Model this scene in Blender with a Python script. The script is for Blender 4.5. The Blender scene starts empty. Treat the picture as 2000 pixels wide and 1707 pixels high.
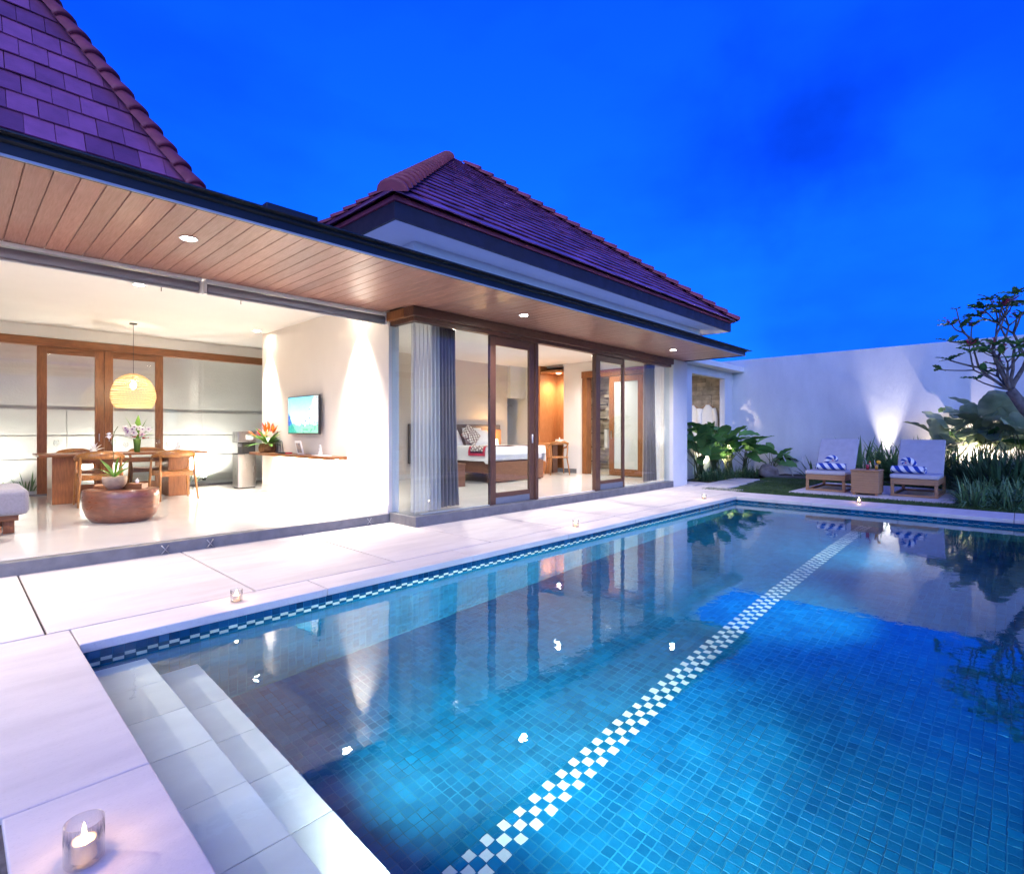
import bpy, bmesh, math, random
from mathutils import Vector, Matrix
R = math.radians
random.seed(11)
sc = bpy.context.scene
COL = sc.collection

# ------------------------------------------------------------------ camera
cam = bpy.data.objects.new('camera', bpy.data.cameras.new('camera'))
COL.objects.link(cam)
cam.location = (0, 0, 1.2)
cam.rotation_euler = (R(90), 0, -math.atan2(.7238, .690))
cam.data.sensor_width = 36
cam.data.lens = 36 * 1049 / 2000
cam.data.shift_y = -0.00525
cam.data.clip_start = .02
cam.data.clip_end = 3000
sc.camera = cam

# ------------------------------------------------------------------ dusk sky
world = bpy.data.worlds.new('World')
sc.world = world
world.use_nodes = True
nt = world.node_tree
bg = nt.nodes['Background']
sky = nt.nodes.new('ShaderNodeTexSky')
sky.sky_type = 'NISHITA'
sky.sun_disc = False
sky.sun_elevation = R(3)
sky.sun_rotation = R(220)
sky.ozone_density = 4
tint = nt.nodes.new('ShaderNodeMix')
tint.data_type = 'RGBA'; tint.blend_type = 'MULTIPLY'
tint.inputs['Factor'].default_value = 1
tint.inputs['B'].default_value = (.016, .172, .92, 1)
nt.links.new(sky.outputs[0], tint.inputs['A'])
tc = nt.nodes.new('ShaderNodeTexCoord')
mp = nt.nodes.new('ShaderNodeMapping')
mp.inputs['Scale'].default_value = (1.0, 1.0, 2.4)
nz = nt.nodes.new('ShaderNodeTexNoise')
nz.inputs['Scale'].default_value = 2.1; nz.inputs['Detail'].default_value = 5; nz.inputs['Roughness'].default_value = .5
cr = nt.nodes.new('ShaderNodeValToRGB')
cr.color_ramp.elements[0].position = .40; cr.color_ramp.elements[0].color = (1.07, 1.07, 1.03, 1)
cr.color_ramp.elements[1].position = .74; cr.color_ramp.elements[1].color = (.62, .62, .66, 1)
cl = nt.nodes.new('ShaderNodeMix')
cl.data_type = 'RGBA'; cl.blend_type = 'MULTIPLY'; cl.inputs['Factor'].default_value = 1
# one darker cloud bank low over the garden wall
nrm = nt.nodes.new('ShaderNodeVectorMath'); nrm.operation = 'NORMALIZE'
dist = nt.nodes.new('ShaderNodeVectorMath'); dist.operation = 'DISTANCE'
cd_ = (Vector((.7238, .690, 0)) + Vector((.690, -.7238, 0)) * .62 + Vector((0, 0, .50))).normalized()
dist.inputs[1].default_value = cd_
nz2 = nt.nodes.new('ShaderNodeTexNoise'); nz2.inputs['Scale'].default_value = 5.5; nz2.inputs['Detail'].default_value = 6
ad1 = nt.nodes.new('ShaderNodeMath'); ad1.operation = 'MULTIPLY_ADD'; ad1.inputs[1].default_value = .95
nt.links.new(tc.outputs['Generated'], nrm.inputs[0]); nt.links.new(nrm.outputs[0], dist.inputs[0]); nt.links.new(nrm.outputs[0], nz2.inputs['Vector'])
nt.links.new(nz2.outputs[0], ad1.inputs[0]); nt.links.new(dist.outputs['Value'], ad1.inputs[2])
cr2 = nt.nodes.new('ShaderNodeValToRGB')
cr2.color_ramp.interpolation = 'EASE'
cr2.color_ramp.elements[0].position = .28; cr2.color_ramp.elements[0].color = (.55, .55, .62, 1)
cr2.color_ramp.elements[1].position = .74; cr2.color_ramp.elements[1].color = (1, 1, 1, 1)
nt.links.new(ad1.outputs[0], cr2.inputs[0])
cl2 = nt.nodes.new('ShaderNodeMix'); cl2.data_type = 'RGBA'; cl2.blend_type = 'MULTIPLY'; cl2.inputs['Factor'].default_value = 1
nt.links.new(tc.outputs['Generated'], mp.inputs[0]); nt.links.new(mp.outputs[0], nz.inputs['Vector'])
nt.links.new(nz.outputs[0], cr.inputs[0])
nt.links.new(tint.outputs['Result'], cl.inputs['A']); nt.links.new(cr.outputs[0], cl.inputs['B'])
nt.links.new(cl.outputs['Result'], cl2.inputs['A']); nt.links.new(cr2.outputs[0], cl2.inputs['B'])
nt.links.new(cl2.outputs['Result'], bg.inputs[0])
bg.inputs[1].default_value = .15

sun = bpy.data.objects.new('afterglow_sun', bpy.data.lights.new('afterglow_sun', 'SUN'))
COL.objects.link(sun)
sun.data.energy = .165; sun.data.angle = R(60); sun.data.color = (.76, .87, 1)
sun.data.cycles.is_caustics_light = True
sun.rotation_euler = Vector((-math.sin(R(220)), -math.cos(R(220)), -math.tan(R(28)))).to_track_quat('-Z', 'Y').to_euler()

vs = sc.view_settings
vs.view_transform = 'Standard'; vs.look = 'None'; vs.gamma = 1; vs.use_curve_mapping = False
vs.exposure = 3.2
sc.render.engine = 'CYCLES'
cy = sc.cycles
cy.use_denoising = True
cy.denoiser = 'OPENIMAGEDENOISE'
cy.max_bounces = 9; cy.diffuse_bounces = 4; cy.glossy_bounces = 5; cy.transmission_bounces = 7; cy.transparent_max_bounces = 24
cy.sample_clamp_indirect = 3
cy.sample_clamp_direct = 0
cy.caustics_reflective = False; cy.caustics_refractive = True; cy.blur_glossy = .6

LAMP = 1.5       # overall lamp power
WARM = (1, .80, .60)
NEUT = (1, .91, .83)

# ------------------------------------------------------------------ materials
MATS = {}
def _mix(nt, a, b, blend='MIX', f=.5):
    m = nt.nodes.new('ShaderNodeMix'); m.data_type = 'RGBA'; m.blend_type = blend
    for k, v in (('A', a), ('B', b)):
        if isinstance(v, tuple): m.inputs[k].default_value = v if len(v) == 4 else (*v, 1)
        else: nt.links.new(v, m.inputs[k])
    if isinstance(f, (int, float)): m.inputs['Factor'].default_value = f
    else: nt.links.new(f, m.inputs['Factor'])
    return m.outputs['Result']
def _vec(nt, scale=(1, 1, 1), rnd=True, rot=(0, 0, 0)):
    t = nt.nodes.new('ShaderNodeTexCoord'); m = nt.nodes.new('ShaderNodeMapping')
    m.inputs['Scale'].default_value = scale; m.inputs['Rotation'].default_value = rot
    src = t.outputs['Object']
    if rnd:
        oi = nt.nodes.new('ShaderNodeObjectInfo'); mul = nt.nodes.new('ShaderNodeMath'); mul.operation = 'MULTIPLY'
        mul.inputs[1].default_value = 37.0
        nt.links.new(oi.outputs['Random'], mul.inputs[0])
        ad = nt.nodes.new('ShaderNodeVectorMath'); ad.operation = 'ADD'
        nt.links.new(src, ad.inputs[0]); nt.links.new(mul.outputs[0], ad.inputs[1]); src = ad.outputs[0]
    nt.links.new(src, m.inputs['Vector'])
    return m.outputs[0]
def _noise(nt, vec, scale, detail=4, rough=.55, lo=.3, hi=.7):
    n = nt.nodes.new('ShaderNodeTexNoise'); n.inputs['Scale'].default_value = scale
    n.inputs['Detail'].default_value = detail; n.inputs['Roughness'].default_value = rough
    nt.links.new(vec, n.inputs['Vector'])
    mr = nt.nodes.new('ShaderNodeMapRange'); mr.inputs['From Min'].default_value = lo; mr.inputs['From Max'].default_value = hi
    nt.links.new(n.outputs[0], mr.inputs['Value'])
    return mr.outputs['Result']
def _rand(nt):
    """one random number per object and per loose piece"""
    g = nt.nodes.new('ShaderNodeNewGeometry'); oi = nt.nodes.new('ShaderNodeObjectInfo')
    a = nt.nodes.new('ShaderNodeMath'); a.operation = 'ADD'
    nt.links.new(g.outputs['Random Per Island'], a.inputs[0]); nt.links.new(oi.outputs['Random'], a.inputs[1])
    f = nt.nodes.new('ShaderNodeMath'); f.operation = 'FRACT'; nt.links.new(a.outputs[0], f.inputs[0])
    return f.outputs[0]
def _scale(nt, a, k):
    m = nt.nodes.new('ShaderNodeMath'); m.operation = 'MULTIPLY'; m.inputs[1].default_value = k; nt.links.new(a, m.inputs[0]); return m.outputs[0]
def mat(name, col, rough=.6, metal=0, var=.12, scale=6, stretch=(1, 1, 1), rnd=0, bump=0, bscale=40, spec=.5,
        col2=None, coat=0, sheen=0, trans=0, detail=4, alpha=1, pores=0):
    if name in MATS: return MATS[name]
    m = bpy.data.materials.new(name); m.use_nodes = True; MATS[name] = m
    nt = m.node_tree; b = nt.nodes['Principled BSDF']
    c2 = col2 or tuple(x * (1 - 2 * var) for x in col)
    v = _vec(nt, stretch)
    n = _noise(nt, v, scale, detail)
    c = _mix(nt, tuple(min(1, x * (1 + var * .4)) for x in col), c2, f=n)
    if pores:      # fine pits and broad damp stains
        pn = _noise(nt, v, 70, 3, .6, .60, .72); c = _mix(nt, c, tuple(x * .62 for x in col), f=_scale(nt, pn, pores))
        bn_ = _noise(nt, _vec(nt), .9, 6, .65, .50, .80); c = _mix(nt, c, tuple(x * .70 for x in col), f=_scale(nt, bn_, pores * .9))
    if rnd:
        mr = nt.nodes.new('ShaderNodeMapRange'); mr.inputs['To Min'].default_value = 1 - rnd; mr.inputs['To Max'].default_value = 1 + rnd
        nt.links.new(_rand(nt), mr.inputs['Value'])
        hv = nt.nodes.new('ShaderNodeHueSaturation'); nt.links.new(c, hv.inputs['Color']); nt.links.new(mr.outputs['Result'], hv.inputs['Value'])
        c = hv.outputs[0]
    nt.links.new(c, b.inputs['Base Color'])
    rr = nt.nodes.new('ShaderNodeMapRange'); rr.inputs['To Min'].default_value = rough * .85; rr.inputs['To Max'].default_value = min(1, rough * 1.2)
    nt.links.new(n, rr.inputs['Value']); nt.links.new(rr.outputs['Result'], b.inputs['Roughness'])
    b.inputs['Metallic'].default_value = metal
    b.inputs['Specular IOR Level'].default_value = spec
    if coat: b.inputs['Coat Weight'].default_value = coat; b.inputs['Coat Roughness'].default_value = .1
    if sheen: b.inputs['Sheen Weight'].default_value = sheen
    if bump:
        bn = _noise(nt, v, bscale, 3, .6, 0, 1)
        bp = nt.nodes.new('ShaderNodeBump'); bp.inputs['Strength'].default_value = bump; bp.inputs['Distance'].default_value = .02
        nt.links.new(bn, bp.inputs['Height']); nt.links.new(bp.outputs[0], b.inputs['Normal'])
    if trans:      # thin leaf or cloth: part of the light passes through
        tr = nt.nodes.new('ShaderNodeBsdfTranslucent'); nt.links.new(c, tr.inputs['Color'])
        ms = nt.nodes.new('ShaderNodeMixShader'); ms.inputs[0].default_value = trans
        nt.links.new(b.outputs[0], ms.inputs[1]); nt.links.new(tr.outputs[0], ms.inputs[2])
        out = ms.outputs[0]
        nt.links.new(out, nt.nodes['Material Output'].inputs[0])
    if alpha < 1:
        tp = nt.nodes.new('ShaderNodeBsdfTransparent')
        ms = nt.nodes.new('ShaderNodeMixShader'); ms.inputs[0].default_value = alpha
        src = nt.nodes['Material Output'].inputs[0].links[0].from_socket
        nt.links.new(tp.outputs[0], ms.inputs[1]); nt.links.new(src, ms.inputs[2])
        nt.links.new(ms.outputs[0], nt.nodes['Material Output'].inputs[0])
    return m
def wood(name, c1, c2, stretch, rough=.4, rnd=.08, coat=0, bump=.08):
    return mat(name, c1, rough, col2=c2, stretch=stretch, scale=5, rnd=rnd, detail=6, bump=bump, bscale=12, coat=coat)
def glow(name, col, st):
    if name in MATS: return MATS[name]
    m = bpy.data.materials.new(name); m.use_nodes = True; MATS[name] = m
    b = m.node_tree.nodes['Principled BSDF']
    b.inputs['Base Color'].default_value = (.8, .8, .8, 1)
    b.inputs['Emission Color'].default_value = (*col, 1); b.inputs['Emission Strength'].default_value = st
    return m
def glass(name, tint=(.93, .97, .965), ior=1.45, refl=1.0, haze=0):
    m = bpy.data.materials.new(name); m.use_nodes = True; MATS[name] = m
    nt = m.node_tree; nt.nodes.remove(nt.nodes['Principled BSDF'])
    t = nt.nodes.new('ShaderNodeBsdfTransparent'); t.inputs[0].default_value = (*tint, 1)
    g = nt.nodes.new('ShaderNodeBsdfGlossy'); g.inputs['Roughness'].default_value = .01
    lw = nt.nodes.new('ShaderNodeLayerWeight'); lw.inputs[0].default_value = .5     # Schlick term, the same from both sides
    pw = nt.nodes.new('ShaderNodeMath'); pw.operation = 'POWER'; pw.inputs[1].default_value = 4.2; nt.links.new(lw.outputs['Facing'], pw.inputs[0])
    f = nt.nodes.new('ShaderNodeMapRange'); f.inputs['To Min'].default_value = ((ior - 1) / (ior + 1)) ** 2; f.inputs['To Max'].default_value = .92
    nt.links.new(pw.outputs[0], f.inputs['Value'])
    ms = nt.nodes.new('ShaderNodeMixShader')
    mu = nt.nodes.new('ShaderNodeMath'); mu.operation = 'MULTIPLY'; mu.inputs[1].default_value = refl
    nt.links.new(f.outputs[0], mu.inputs[0]); nt.links.new(mu.outputs[0], ms.inputs[0])
    base = t.outputs[0]
    if haze:
        d = nt.nodes.new('ShaderNodeBsdfDiffuse'); d.inputs[0].default_value = (.8, .82, .8, 1)
        tl = nt.nodes.new('ShaderNodeBsdfTranslucent'); tl.inputs[0].default_value = (.8, .82, .8, 1)
        m1 = nt.nodes.new('ShaderNodeMixShader'); nt.links.new(d.outputs[0], m1.inputs[1]); nt.links.new(tl.outputs[0], m1.inputs[2])
        m2 = nt.nodes.new('ShaderNodeMixShader'); m2.inputs[0].default_value = haze
        nt.links.new(base, m2.inputs[1]); nt.links.new(m1.outputs[0], m2.inputs[2]); base = m2.outputs[0]
    nt.links.new(base, ms.inputs[1]); nt.links.new(g.outputs[0], ms.inputs[2])
    nt.links.new(ms.outputs[0], nt.nodes['Material Output'].inputs[0])
    return m
M = {}
M['plaster'] = mat('white plaster', (.74, .73, .71), .7, var=.03, scale=1.2, bump=.10, bscale=60)
M['garden_wall'] = mat('rough white render', (.68, .68, .70), .8, col2=(.57, .57, .60), stretch=(1, 1, .35), scale=1.3, bump=.2, bscale=22, detail=7, pores=.35)
M['warmwall'] = mat('warm sand plaster', (.72, .66, .595), .75, var=.03, scale=1, bump=.05, bscale=60)
M['courtyard'] = mat('pale courtyard render', (.66, .64, .60), .8, var=.05, scale=1.5, bump=.25, bscale=30)
M['taupe'] = mat('taupe plaster', (.64, .56, .48), .75, var=.04, scale=1, bump=.05, bscale=60)
M['ceil'] = mat('ceiling paint', (.78, .76, .73), .8, var=.02, scale=1)
M['floor'] = mat('polished cream tile', (.66, .64, .61), .10, var=.035, scale=2.2, spec=.5)
M['sill'] = mat('grey andesite', (.17, .17, .18), .55, var=.12, scale=9, bump=.15, bscale=80)
M['travertine'] = mat('pale travertine', (.70, .635, .585), .55, col2=(.62, .555, .51), stretch=(1, 4.5, 1), scale=1.5, rnd=.055, bump=.16, bscale=50, detail=8, pores=.5)
M['travstep'] = mat('pale step stone', (.85, .82, .75), .5, col2=(.76, .73, .67), stretch=(1, 2, 1), scale=2, rnd=.10, bump=.1, bscale=60)
M['grout'] = mat('dark joint', (.16, .14, .13), .9, var=.2, scale=20)
M['soil'] = mat('dark soil', (.05, .04, .03), .95, var=.3, scale=8, bump=.6, bscale=30)
M['lawn'] = mat('lawn earth', (.06, .11, .035), .95, var=.25, scale=5, bump=.4, bscale=60)
M['grass'] = mat('grass blade', (.075, .15, .035), .6, var=.25, scale=3, rnd=.25, trans=.25)
M['pooltile'] = mat('blue pool tile', (.004, .150, .29), .5, col2=(.003, .105, .22), scale=4, rnd=.20, spec=.15, bump=.1, bscale=60)
M['pooldark'] = mat('dark blue glazed tile', (.010, .085, .17), .12, col2=(.008, .06, .12), scale=9, rnd=.35, spec=.6)
M['poolwhite'] = mat('white mosaic tile', (.66, .72, .68), .25, var=.05, scale=6, rnd=.10)
M['poolgrout'] = mat('pale teal grout', (.008, .20, .33), .8, var=.35, scale=3)
M['sofwood'] = wood('soffit board', (.33, .162, .122), (.265, .125, .092), (22, 1.2, 8), .33, .11)
M['teak'] = wood('teak', (.27, .105, .034), (.17, .06, .018), (9, 9, 1.2), .35, .06)
M['teakx'] = wood('teak rail', (.26, .10, .034), (.165, .058, .018), (1.2, 9, 9), .35, .06)
M['dkteak'] = wood('dark frame timber', (.125, .055, .032), (.08, .034, .020), (9, 9, 1.2), .4, .05)
M['dkteakx'] = wood('dark beam timber', (.135, .055, .032), (.085, .034, .020), (1.2, 9, 9), .4, .05)
M['chairwood'] = wood('golden teak', (.38, .165, .045), (.24, .095, .024), (7, 7, 2), .3, .06, coat=.2)
M['bedwood'] = wood('bed timber', (.20, .085, .045), (.13, .053, .028), (1.2, 9, 9), .45, .06)
M['ctable'] = wood('carved trunk wood', (.24, .085, .042), (.13, .042, .022), (1.5, 1.5, 5), .3, 0, coat=.3, bump=.01)
M['nichewood'] = wood('wardrobe veneer', (.46, .21, .085), (.36, .15, .055), (9, 9, 1), .45, .04)
M['fascia'] = mat('dark metal fascia', (.018, .022, .030), .45, var=.1, scale=4, metal=.2)
M['fascialine'] = mat('pale drip trim', (.35, .38, .45), .5, var=.05)
M['rooftile'] = mat('terracotta roof tile', (.35, .10, .21), .34, col2=(.26, .075, .16), scale=5, rnd=.32, bump=.15, bscale=40, spec=.8, pores=.4)
M['ridgetile'] = mat('terracotta ridge tile', (.36, .065, .085), .6, col2=(.25, .045, .06), scale=5, rnd=.15, bump=.2, bscale=40)
M['steel'] = mat('brushed steel', (.52, .51, .50), .30, metal=1, var=.04, stretch=(12, 12, 1), scale=3)
M['dkplastic'] = mat('dark plastic', (.035, .033, .035), .4, var=.05)
M['whplastic'] = mat('white plastic', (.82, .82, .82), .35, var=.03)
M['alu'] = mat('painted aluminium', (.58, .58, .60), .4, var=.03)
M['bluegrey'] = mat('grey kick plate', (.16, .18, .22), .35, var=.05)
M['greycurtain'] = mat('grey curtain cloth', (.27, .20, .175), .9, var=.12, scale=14, stretch=(6, 6, .4), sheen=.3)
M['sheer'] = mat('white sheer cloth', (.88, .87, .88), .9, var=.03, scale=6, stretch=(6, 6, .4), trans=.5, alpha=.48)
M['linen'] = mat('white linen', (.80, .79, .78), .9, var=.03, scale=5, bump=.15, bscale=18)
M['greyfab'] = mat('lavender grey fabric', (.30, .28, .31), .95, var=.06, scale=60, sheen=.2, bump=.15, bscale=200)
M['headfab'] = mat('charcoal headboard fabric', (.11, .09, .085), .9, var=.08, scale=40)
M['red'] = mat('red cloth', (.52, .02, .04), .85, var=.1, scale=20)
M['lounge'] = mat('lilac grey cushion', (.50, .47, .50), .9, var=.05, scale=9, bump=.1, bscale=120)
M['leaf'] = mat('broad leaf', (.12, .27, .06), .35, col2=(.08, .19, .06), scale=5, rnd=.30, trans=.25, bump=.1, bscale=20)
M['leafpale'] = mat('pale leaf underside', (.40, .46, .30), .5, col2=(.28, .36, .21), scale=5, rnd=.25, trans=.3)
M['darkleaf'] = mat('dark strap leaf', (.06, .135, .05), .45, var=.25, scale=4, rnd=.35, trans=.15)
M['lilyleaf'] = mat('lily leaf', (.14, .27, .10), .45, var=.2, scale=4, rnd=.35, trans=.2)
M['stem'] = mat('leaf stalk', (.10, .12, .04), .6, var=.2, scale=8)
M['bark'] = mat('grey frangipani bark', (.17, .145, .135), .85, var=.3, scale=9, bump=.5, bscale=30)
M['rock'] = mat('garden boulder', (.23, .20, .19), .85, var=.25, scale=5, bump=.7, bscale=14)
M['pebble'] = mat('river pebble', (.07, .085, .11), .5, var=.2, scale=6, rnd=.4)
M['stoneclad'] = mat('cream stone cladding', (.62, .52, .40), .85, var=.2, scale=4, rnd=.25, bump=.5, bscale=25)
M['pot'] = mat('stone bowl', (.42, .30, .21), .6, var=.2, scale=9, bump=.2, bscale=40)
M['basket'] = mat('brown basket', (.26, .10, .025), .6, var=.3, scale=18, bump=.6, bscale=60)
M['orange'] = mat('orange petal', (.85, .20, .02), .5, var=.15, scale=8, rnd=.2, trans=.2)
M['crimson'] = mat('crimson petal', (.55, .03, .03), .5, var=.15, scale=8, rnd=.2, trans=.2)
M['white'] = mat('white petal', (.82, .80, .82), .5, var=.04, scale=8, trans=.2)
M['purple'] = mat('purple petal', (.28, .02, .30), .5, var=.15, scale=8)
M['pink'] = mat('pink flower', (.75, .03, .16), .5, var=.15, scale=8, rnd=.2, trans=.2)
M['brightgreen'] = mat('fresh green leaf', (.12, .27, .03), .45, var=.2, scale=8, rnd=.25, trans=.25)
M['black'] = mat('black metal', (.012, .012, .012), .4, var=.05)
M['wax'] = mat('candle wax', (.85, .78, .68), .5, var=.03, trans=.5)
M['flame'] = glow('flame', (1, .62, .28), 26)
M['lens'] = glow('lit lamp lens', (1, .90, .76), 24)
M['bulb'] = glow('lit bulb', (1, .86, .62), 10)
M['lampcloth'] = mat('amber lampshade', (.85, .45, .12), .8, var=.05, trans=.6)
M['poollens'] = glow('pool lamp lens', (.9, 1, .95), 12)
M['glass'] = glass('window glass')
M['clear'] = glass('clear drinking glass', (.97, .98, .98), 1.45, 1.3)
M['frost'] = glass('frosted glass', (.95, .97, .96), 1.45, .5, haze=.8)
M['redjuice'] = mat('red juice', (.65, .02, .05), .2, var=.05)
M['yellowjuice'] = mat('orange juice', (.9, .42, .03), .2, var=.05)

def weave(name, c1, c2, sc_, bumpy=.5):
    m = bpy.data.materials.new(name); m.use_nodes = True
    nt = m.node_tree; b = nt.nodes['Principled BSDF']; b.inputs['Roughness'].default_value = .6
    v = _vec(nt, (1, 1, 1), rnd=False)
    br = nt.nodes.new('ShaderNodeTexWave'); br.wave_type = 'BANDS'; br.bands_direction = 'Z'; br.inputs['Scale'].default_value = sc_; br.inputs['Distortion'].default_value = .6
    b2 = nt.nodes.new('ShaderNodeTexNoise'); b2.inputs['Scale'].default_value = sc_ * 4; b2.inputs['Detail'].default_value = 2
    nt.links.new(v, br.inputs[0]); nt.links.new(v, b2.inputs[0])
    mu = nt.nodes.new('ShaderNodeMath'); mu.operation = 'MULTIPLY'
    nt.links.new(br.outputs['Fac'], mu.inputs[0]); nt.links.new(b2.outputs[0], mu.inputs[1])
    n = _noise(nt, v, 9)
    c = _mix(nt, c2, c1, f=mu.outputs[0]); c = _mix(nt, c, tuple(x * .6 for x in c1), f=n)
    hs = _mix(nt, c, c1, f=.45)
    nt.links.new(hs, b.inputs['Base Color'])
    bp = nt.nodes.new('ShaderNodeBump'); bp.inputs['Strength'].default_value = bumpy; bp.inputs['Distance'].default_value = .01
    nt.links.new(mu.outputs[0], bp.inputs['Height']); nt.links.new(bp.outputs[0], b.inputs['Normal'])
    return m
M['rattan'] = weave('woven rattan', (.50, .27, .13), (.20, .09, .04), 7, .6)

def stripes():
    m = bpy.data.materials.new('blue and white striped towel'); m.use_nodes = True
    nt = m.node_tree; b = nt.nodes['Principled BSDF']; b.inputs['Roughness'].default_value = .95
    u = nt.nodes.new('ShaderNodeUVMap')
    w = nt.nodes.new('ShaderNodeTexWave'); w.bands_direction = 'DIAGONAL'; w.inputs['Scale'].default_value = .58
    nt.links.new(u.outputs[0], w.inputs[0])
    g = nt.nodes.new('ShaderNodeMath'); g.operation = 'GREATER_THAN'; g.inputs[1].default_value = .5
    nt.links.new(w.outputs['Fac'], g.inputs[0])
    nt.links.new(_mix(nt, (.80, .80, .82), (.012, .055, .36), f=g.outputs[0]), b.inputs['Base Color'])
    n = _noise(nt, _vec(nt), 160, 2)
    bp = nt.nodes.new('ShaderNodeBump'); bp.inputs['Strength'].default_value = .3; bp.inputs['Distance'].default_value = .01
    nt.links.new(n, bp.inputs['Height']); nt.links.new(bp.outputs[0], b.inputs['Normal'])
    return m
M['stripe'] = stripes()

def batik():
    m = bpy.data.materials.new('black and white lattice cloth'); m.use_nodes = True
    nt = m.node_tree; b = nt.nodes['Principled BSDF']; b.inputs['Roughness'].default_value = .9
    v = nt.nodes.new('ShaderNodeTexVoronoi'); v.feature = 'DISTANCE_TO_EDGE'; v.inputs['Scale'].default_value = 17; v.inputs['Randomness'].default_value = .15
    nt.links.new(_vec(nt, rnd=False, rot=(.4, .6, .8)), v.inputs['Vector'])
    g = nt.nodes.new('ShaderNodeMath'); g.operation = 'GREATER_THAN'; g.inputs[1].default_value = .10
    nt.links.new(v.outputs['Distance'], g.inputs[0])
    nt.links.new(_mix(nt, (.10, .03, .03), (.70, .66, .58), f=g.outputs[0]), b.inputs['Base Color'])
    return m
M['batik'] = batik()

def screen():
    m = bpy.data.materials.new('lit television picture'); m.use_nodes = True
    nt = m.node_tree; b = nt.nodes['Principled BSDF']; b.inputs['Roughness'].default_value = .2
    b.inputs['Base Color'].default_value = (.01, .01, .01, 1)
    t = nt.nodes.new('ShaderNodeUVMap'); s = nt.nodes.new('ShaderNodeSeparateXYZ'); nt.links.new(t.outputs[0], s.inputs[0])
    def math_(op, a, b_):
        n = nt.nodes.new('ShaderNodeMath'); n.operation = op
        for i, q in enumerate((a, b_)):
            if isinstance(q, (int, float)): n.inputs[i].default_value = q
            else: nt.links.new(q, n.inputs[i])
        return n.outputs[0]
    nz1 = nt.nodes.new('ShaderNodeTexNoise'); nz1.inputs['Scale'].default_value = 6; nz1.inputs['Detail'].default_value = 6; nt.links.new(t.outputs[0], nz1.inputs[0])
    nz2 = nt.nodes.new('ShaderNodeTexNoise'); nz2.inputs['Scale'].default_value = 16; nz2.inputs['Detail'].default_value = 5; nt.links.new(t.outputs[0], nz2.inputs[0])
    u, v = s.outputs[0], s.outputs[1]
    # distance below two mountain slopes that meet low in the middle
    n1 = math_('MULTIPLY', math_('SUBTRACT', nz1.outputs[0], .5), .35)
    right = math_('SUBTRACT', math_('ADD', math_('MULTIPLY', u, 1.9), n1), math_('ADD', v, .72))
    left = math_('SUBTRACT', math_('ADD', math_('MULTIPLY', u, -2.0), n1), math_('ADD', v, -.58))
    rm = math_('GREATER_THAN', right, 0); lm = math_('GREATER_THAN', left, 0)
    skyc = _mix(nt, (.75, .95, 1), (.10, .62, .92), f=math_('MULTIPLY', v, .9))
    snow = _mix(nt, (.9, .97, 1), (.02, .16, .35), f=math_('GREATER_THAN', nz2.outputs[0], .58))
    rock = _mix(nt, (.01, .06, .45), (.03, .35, .55), f=math_('GREATER_THAN', nz2.outputs[0], .55))
    c = _mix(nt, skyc, snow, f=rm); c = _mix(nt, c, rock, f=lm)
    low = math_('LESS_THAN', math_('ADD', v, n1), .22)
    c = _mix(nt, c, (.01, .38, .16), f=math_('MULTIPLY', low, .75))
    nt.links.new(c, b.inputs['Emission Color']); b.inputs['Emission Strength'].default_value = .24
    return m
M['screen'] = screen()

def rattan_lamp():
    return weave('open woven lampshade', (.86, .70, .48), (.55, .38, .20), 9, .4)
M['lampshade'] = rattan_lamp()
def shade_mat():
    m = M['lampshade']; nt = m.node_tree
    b = nt.nodes['Principled BSDF']
    tr = nt.nodes.new('ShaderNodeBsdfTranslucent'); tr.inputs[0].default_value = (.95, .80, .58, 1)
    ms = nt.nodes.new('ShaderNodeMixShader'); ms.inputs[0].default_value = .55
    nt.links.new(b.outputs[0], ms.inputs[1]); nt.links.new(tr.outputs[0], ms.inputs[2])
    nt.links.new(ms.outputs[0], nt.nodes['Material Output'].inputs[0])
shade_mat()

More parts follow.
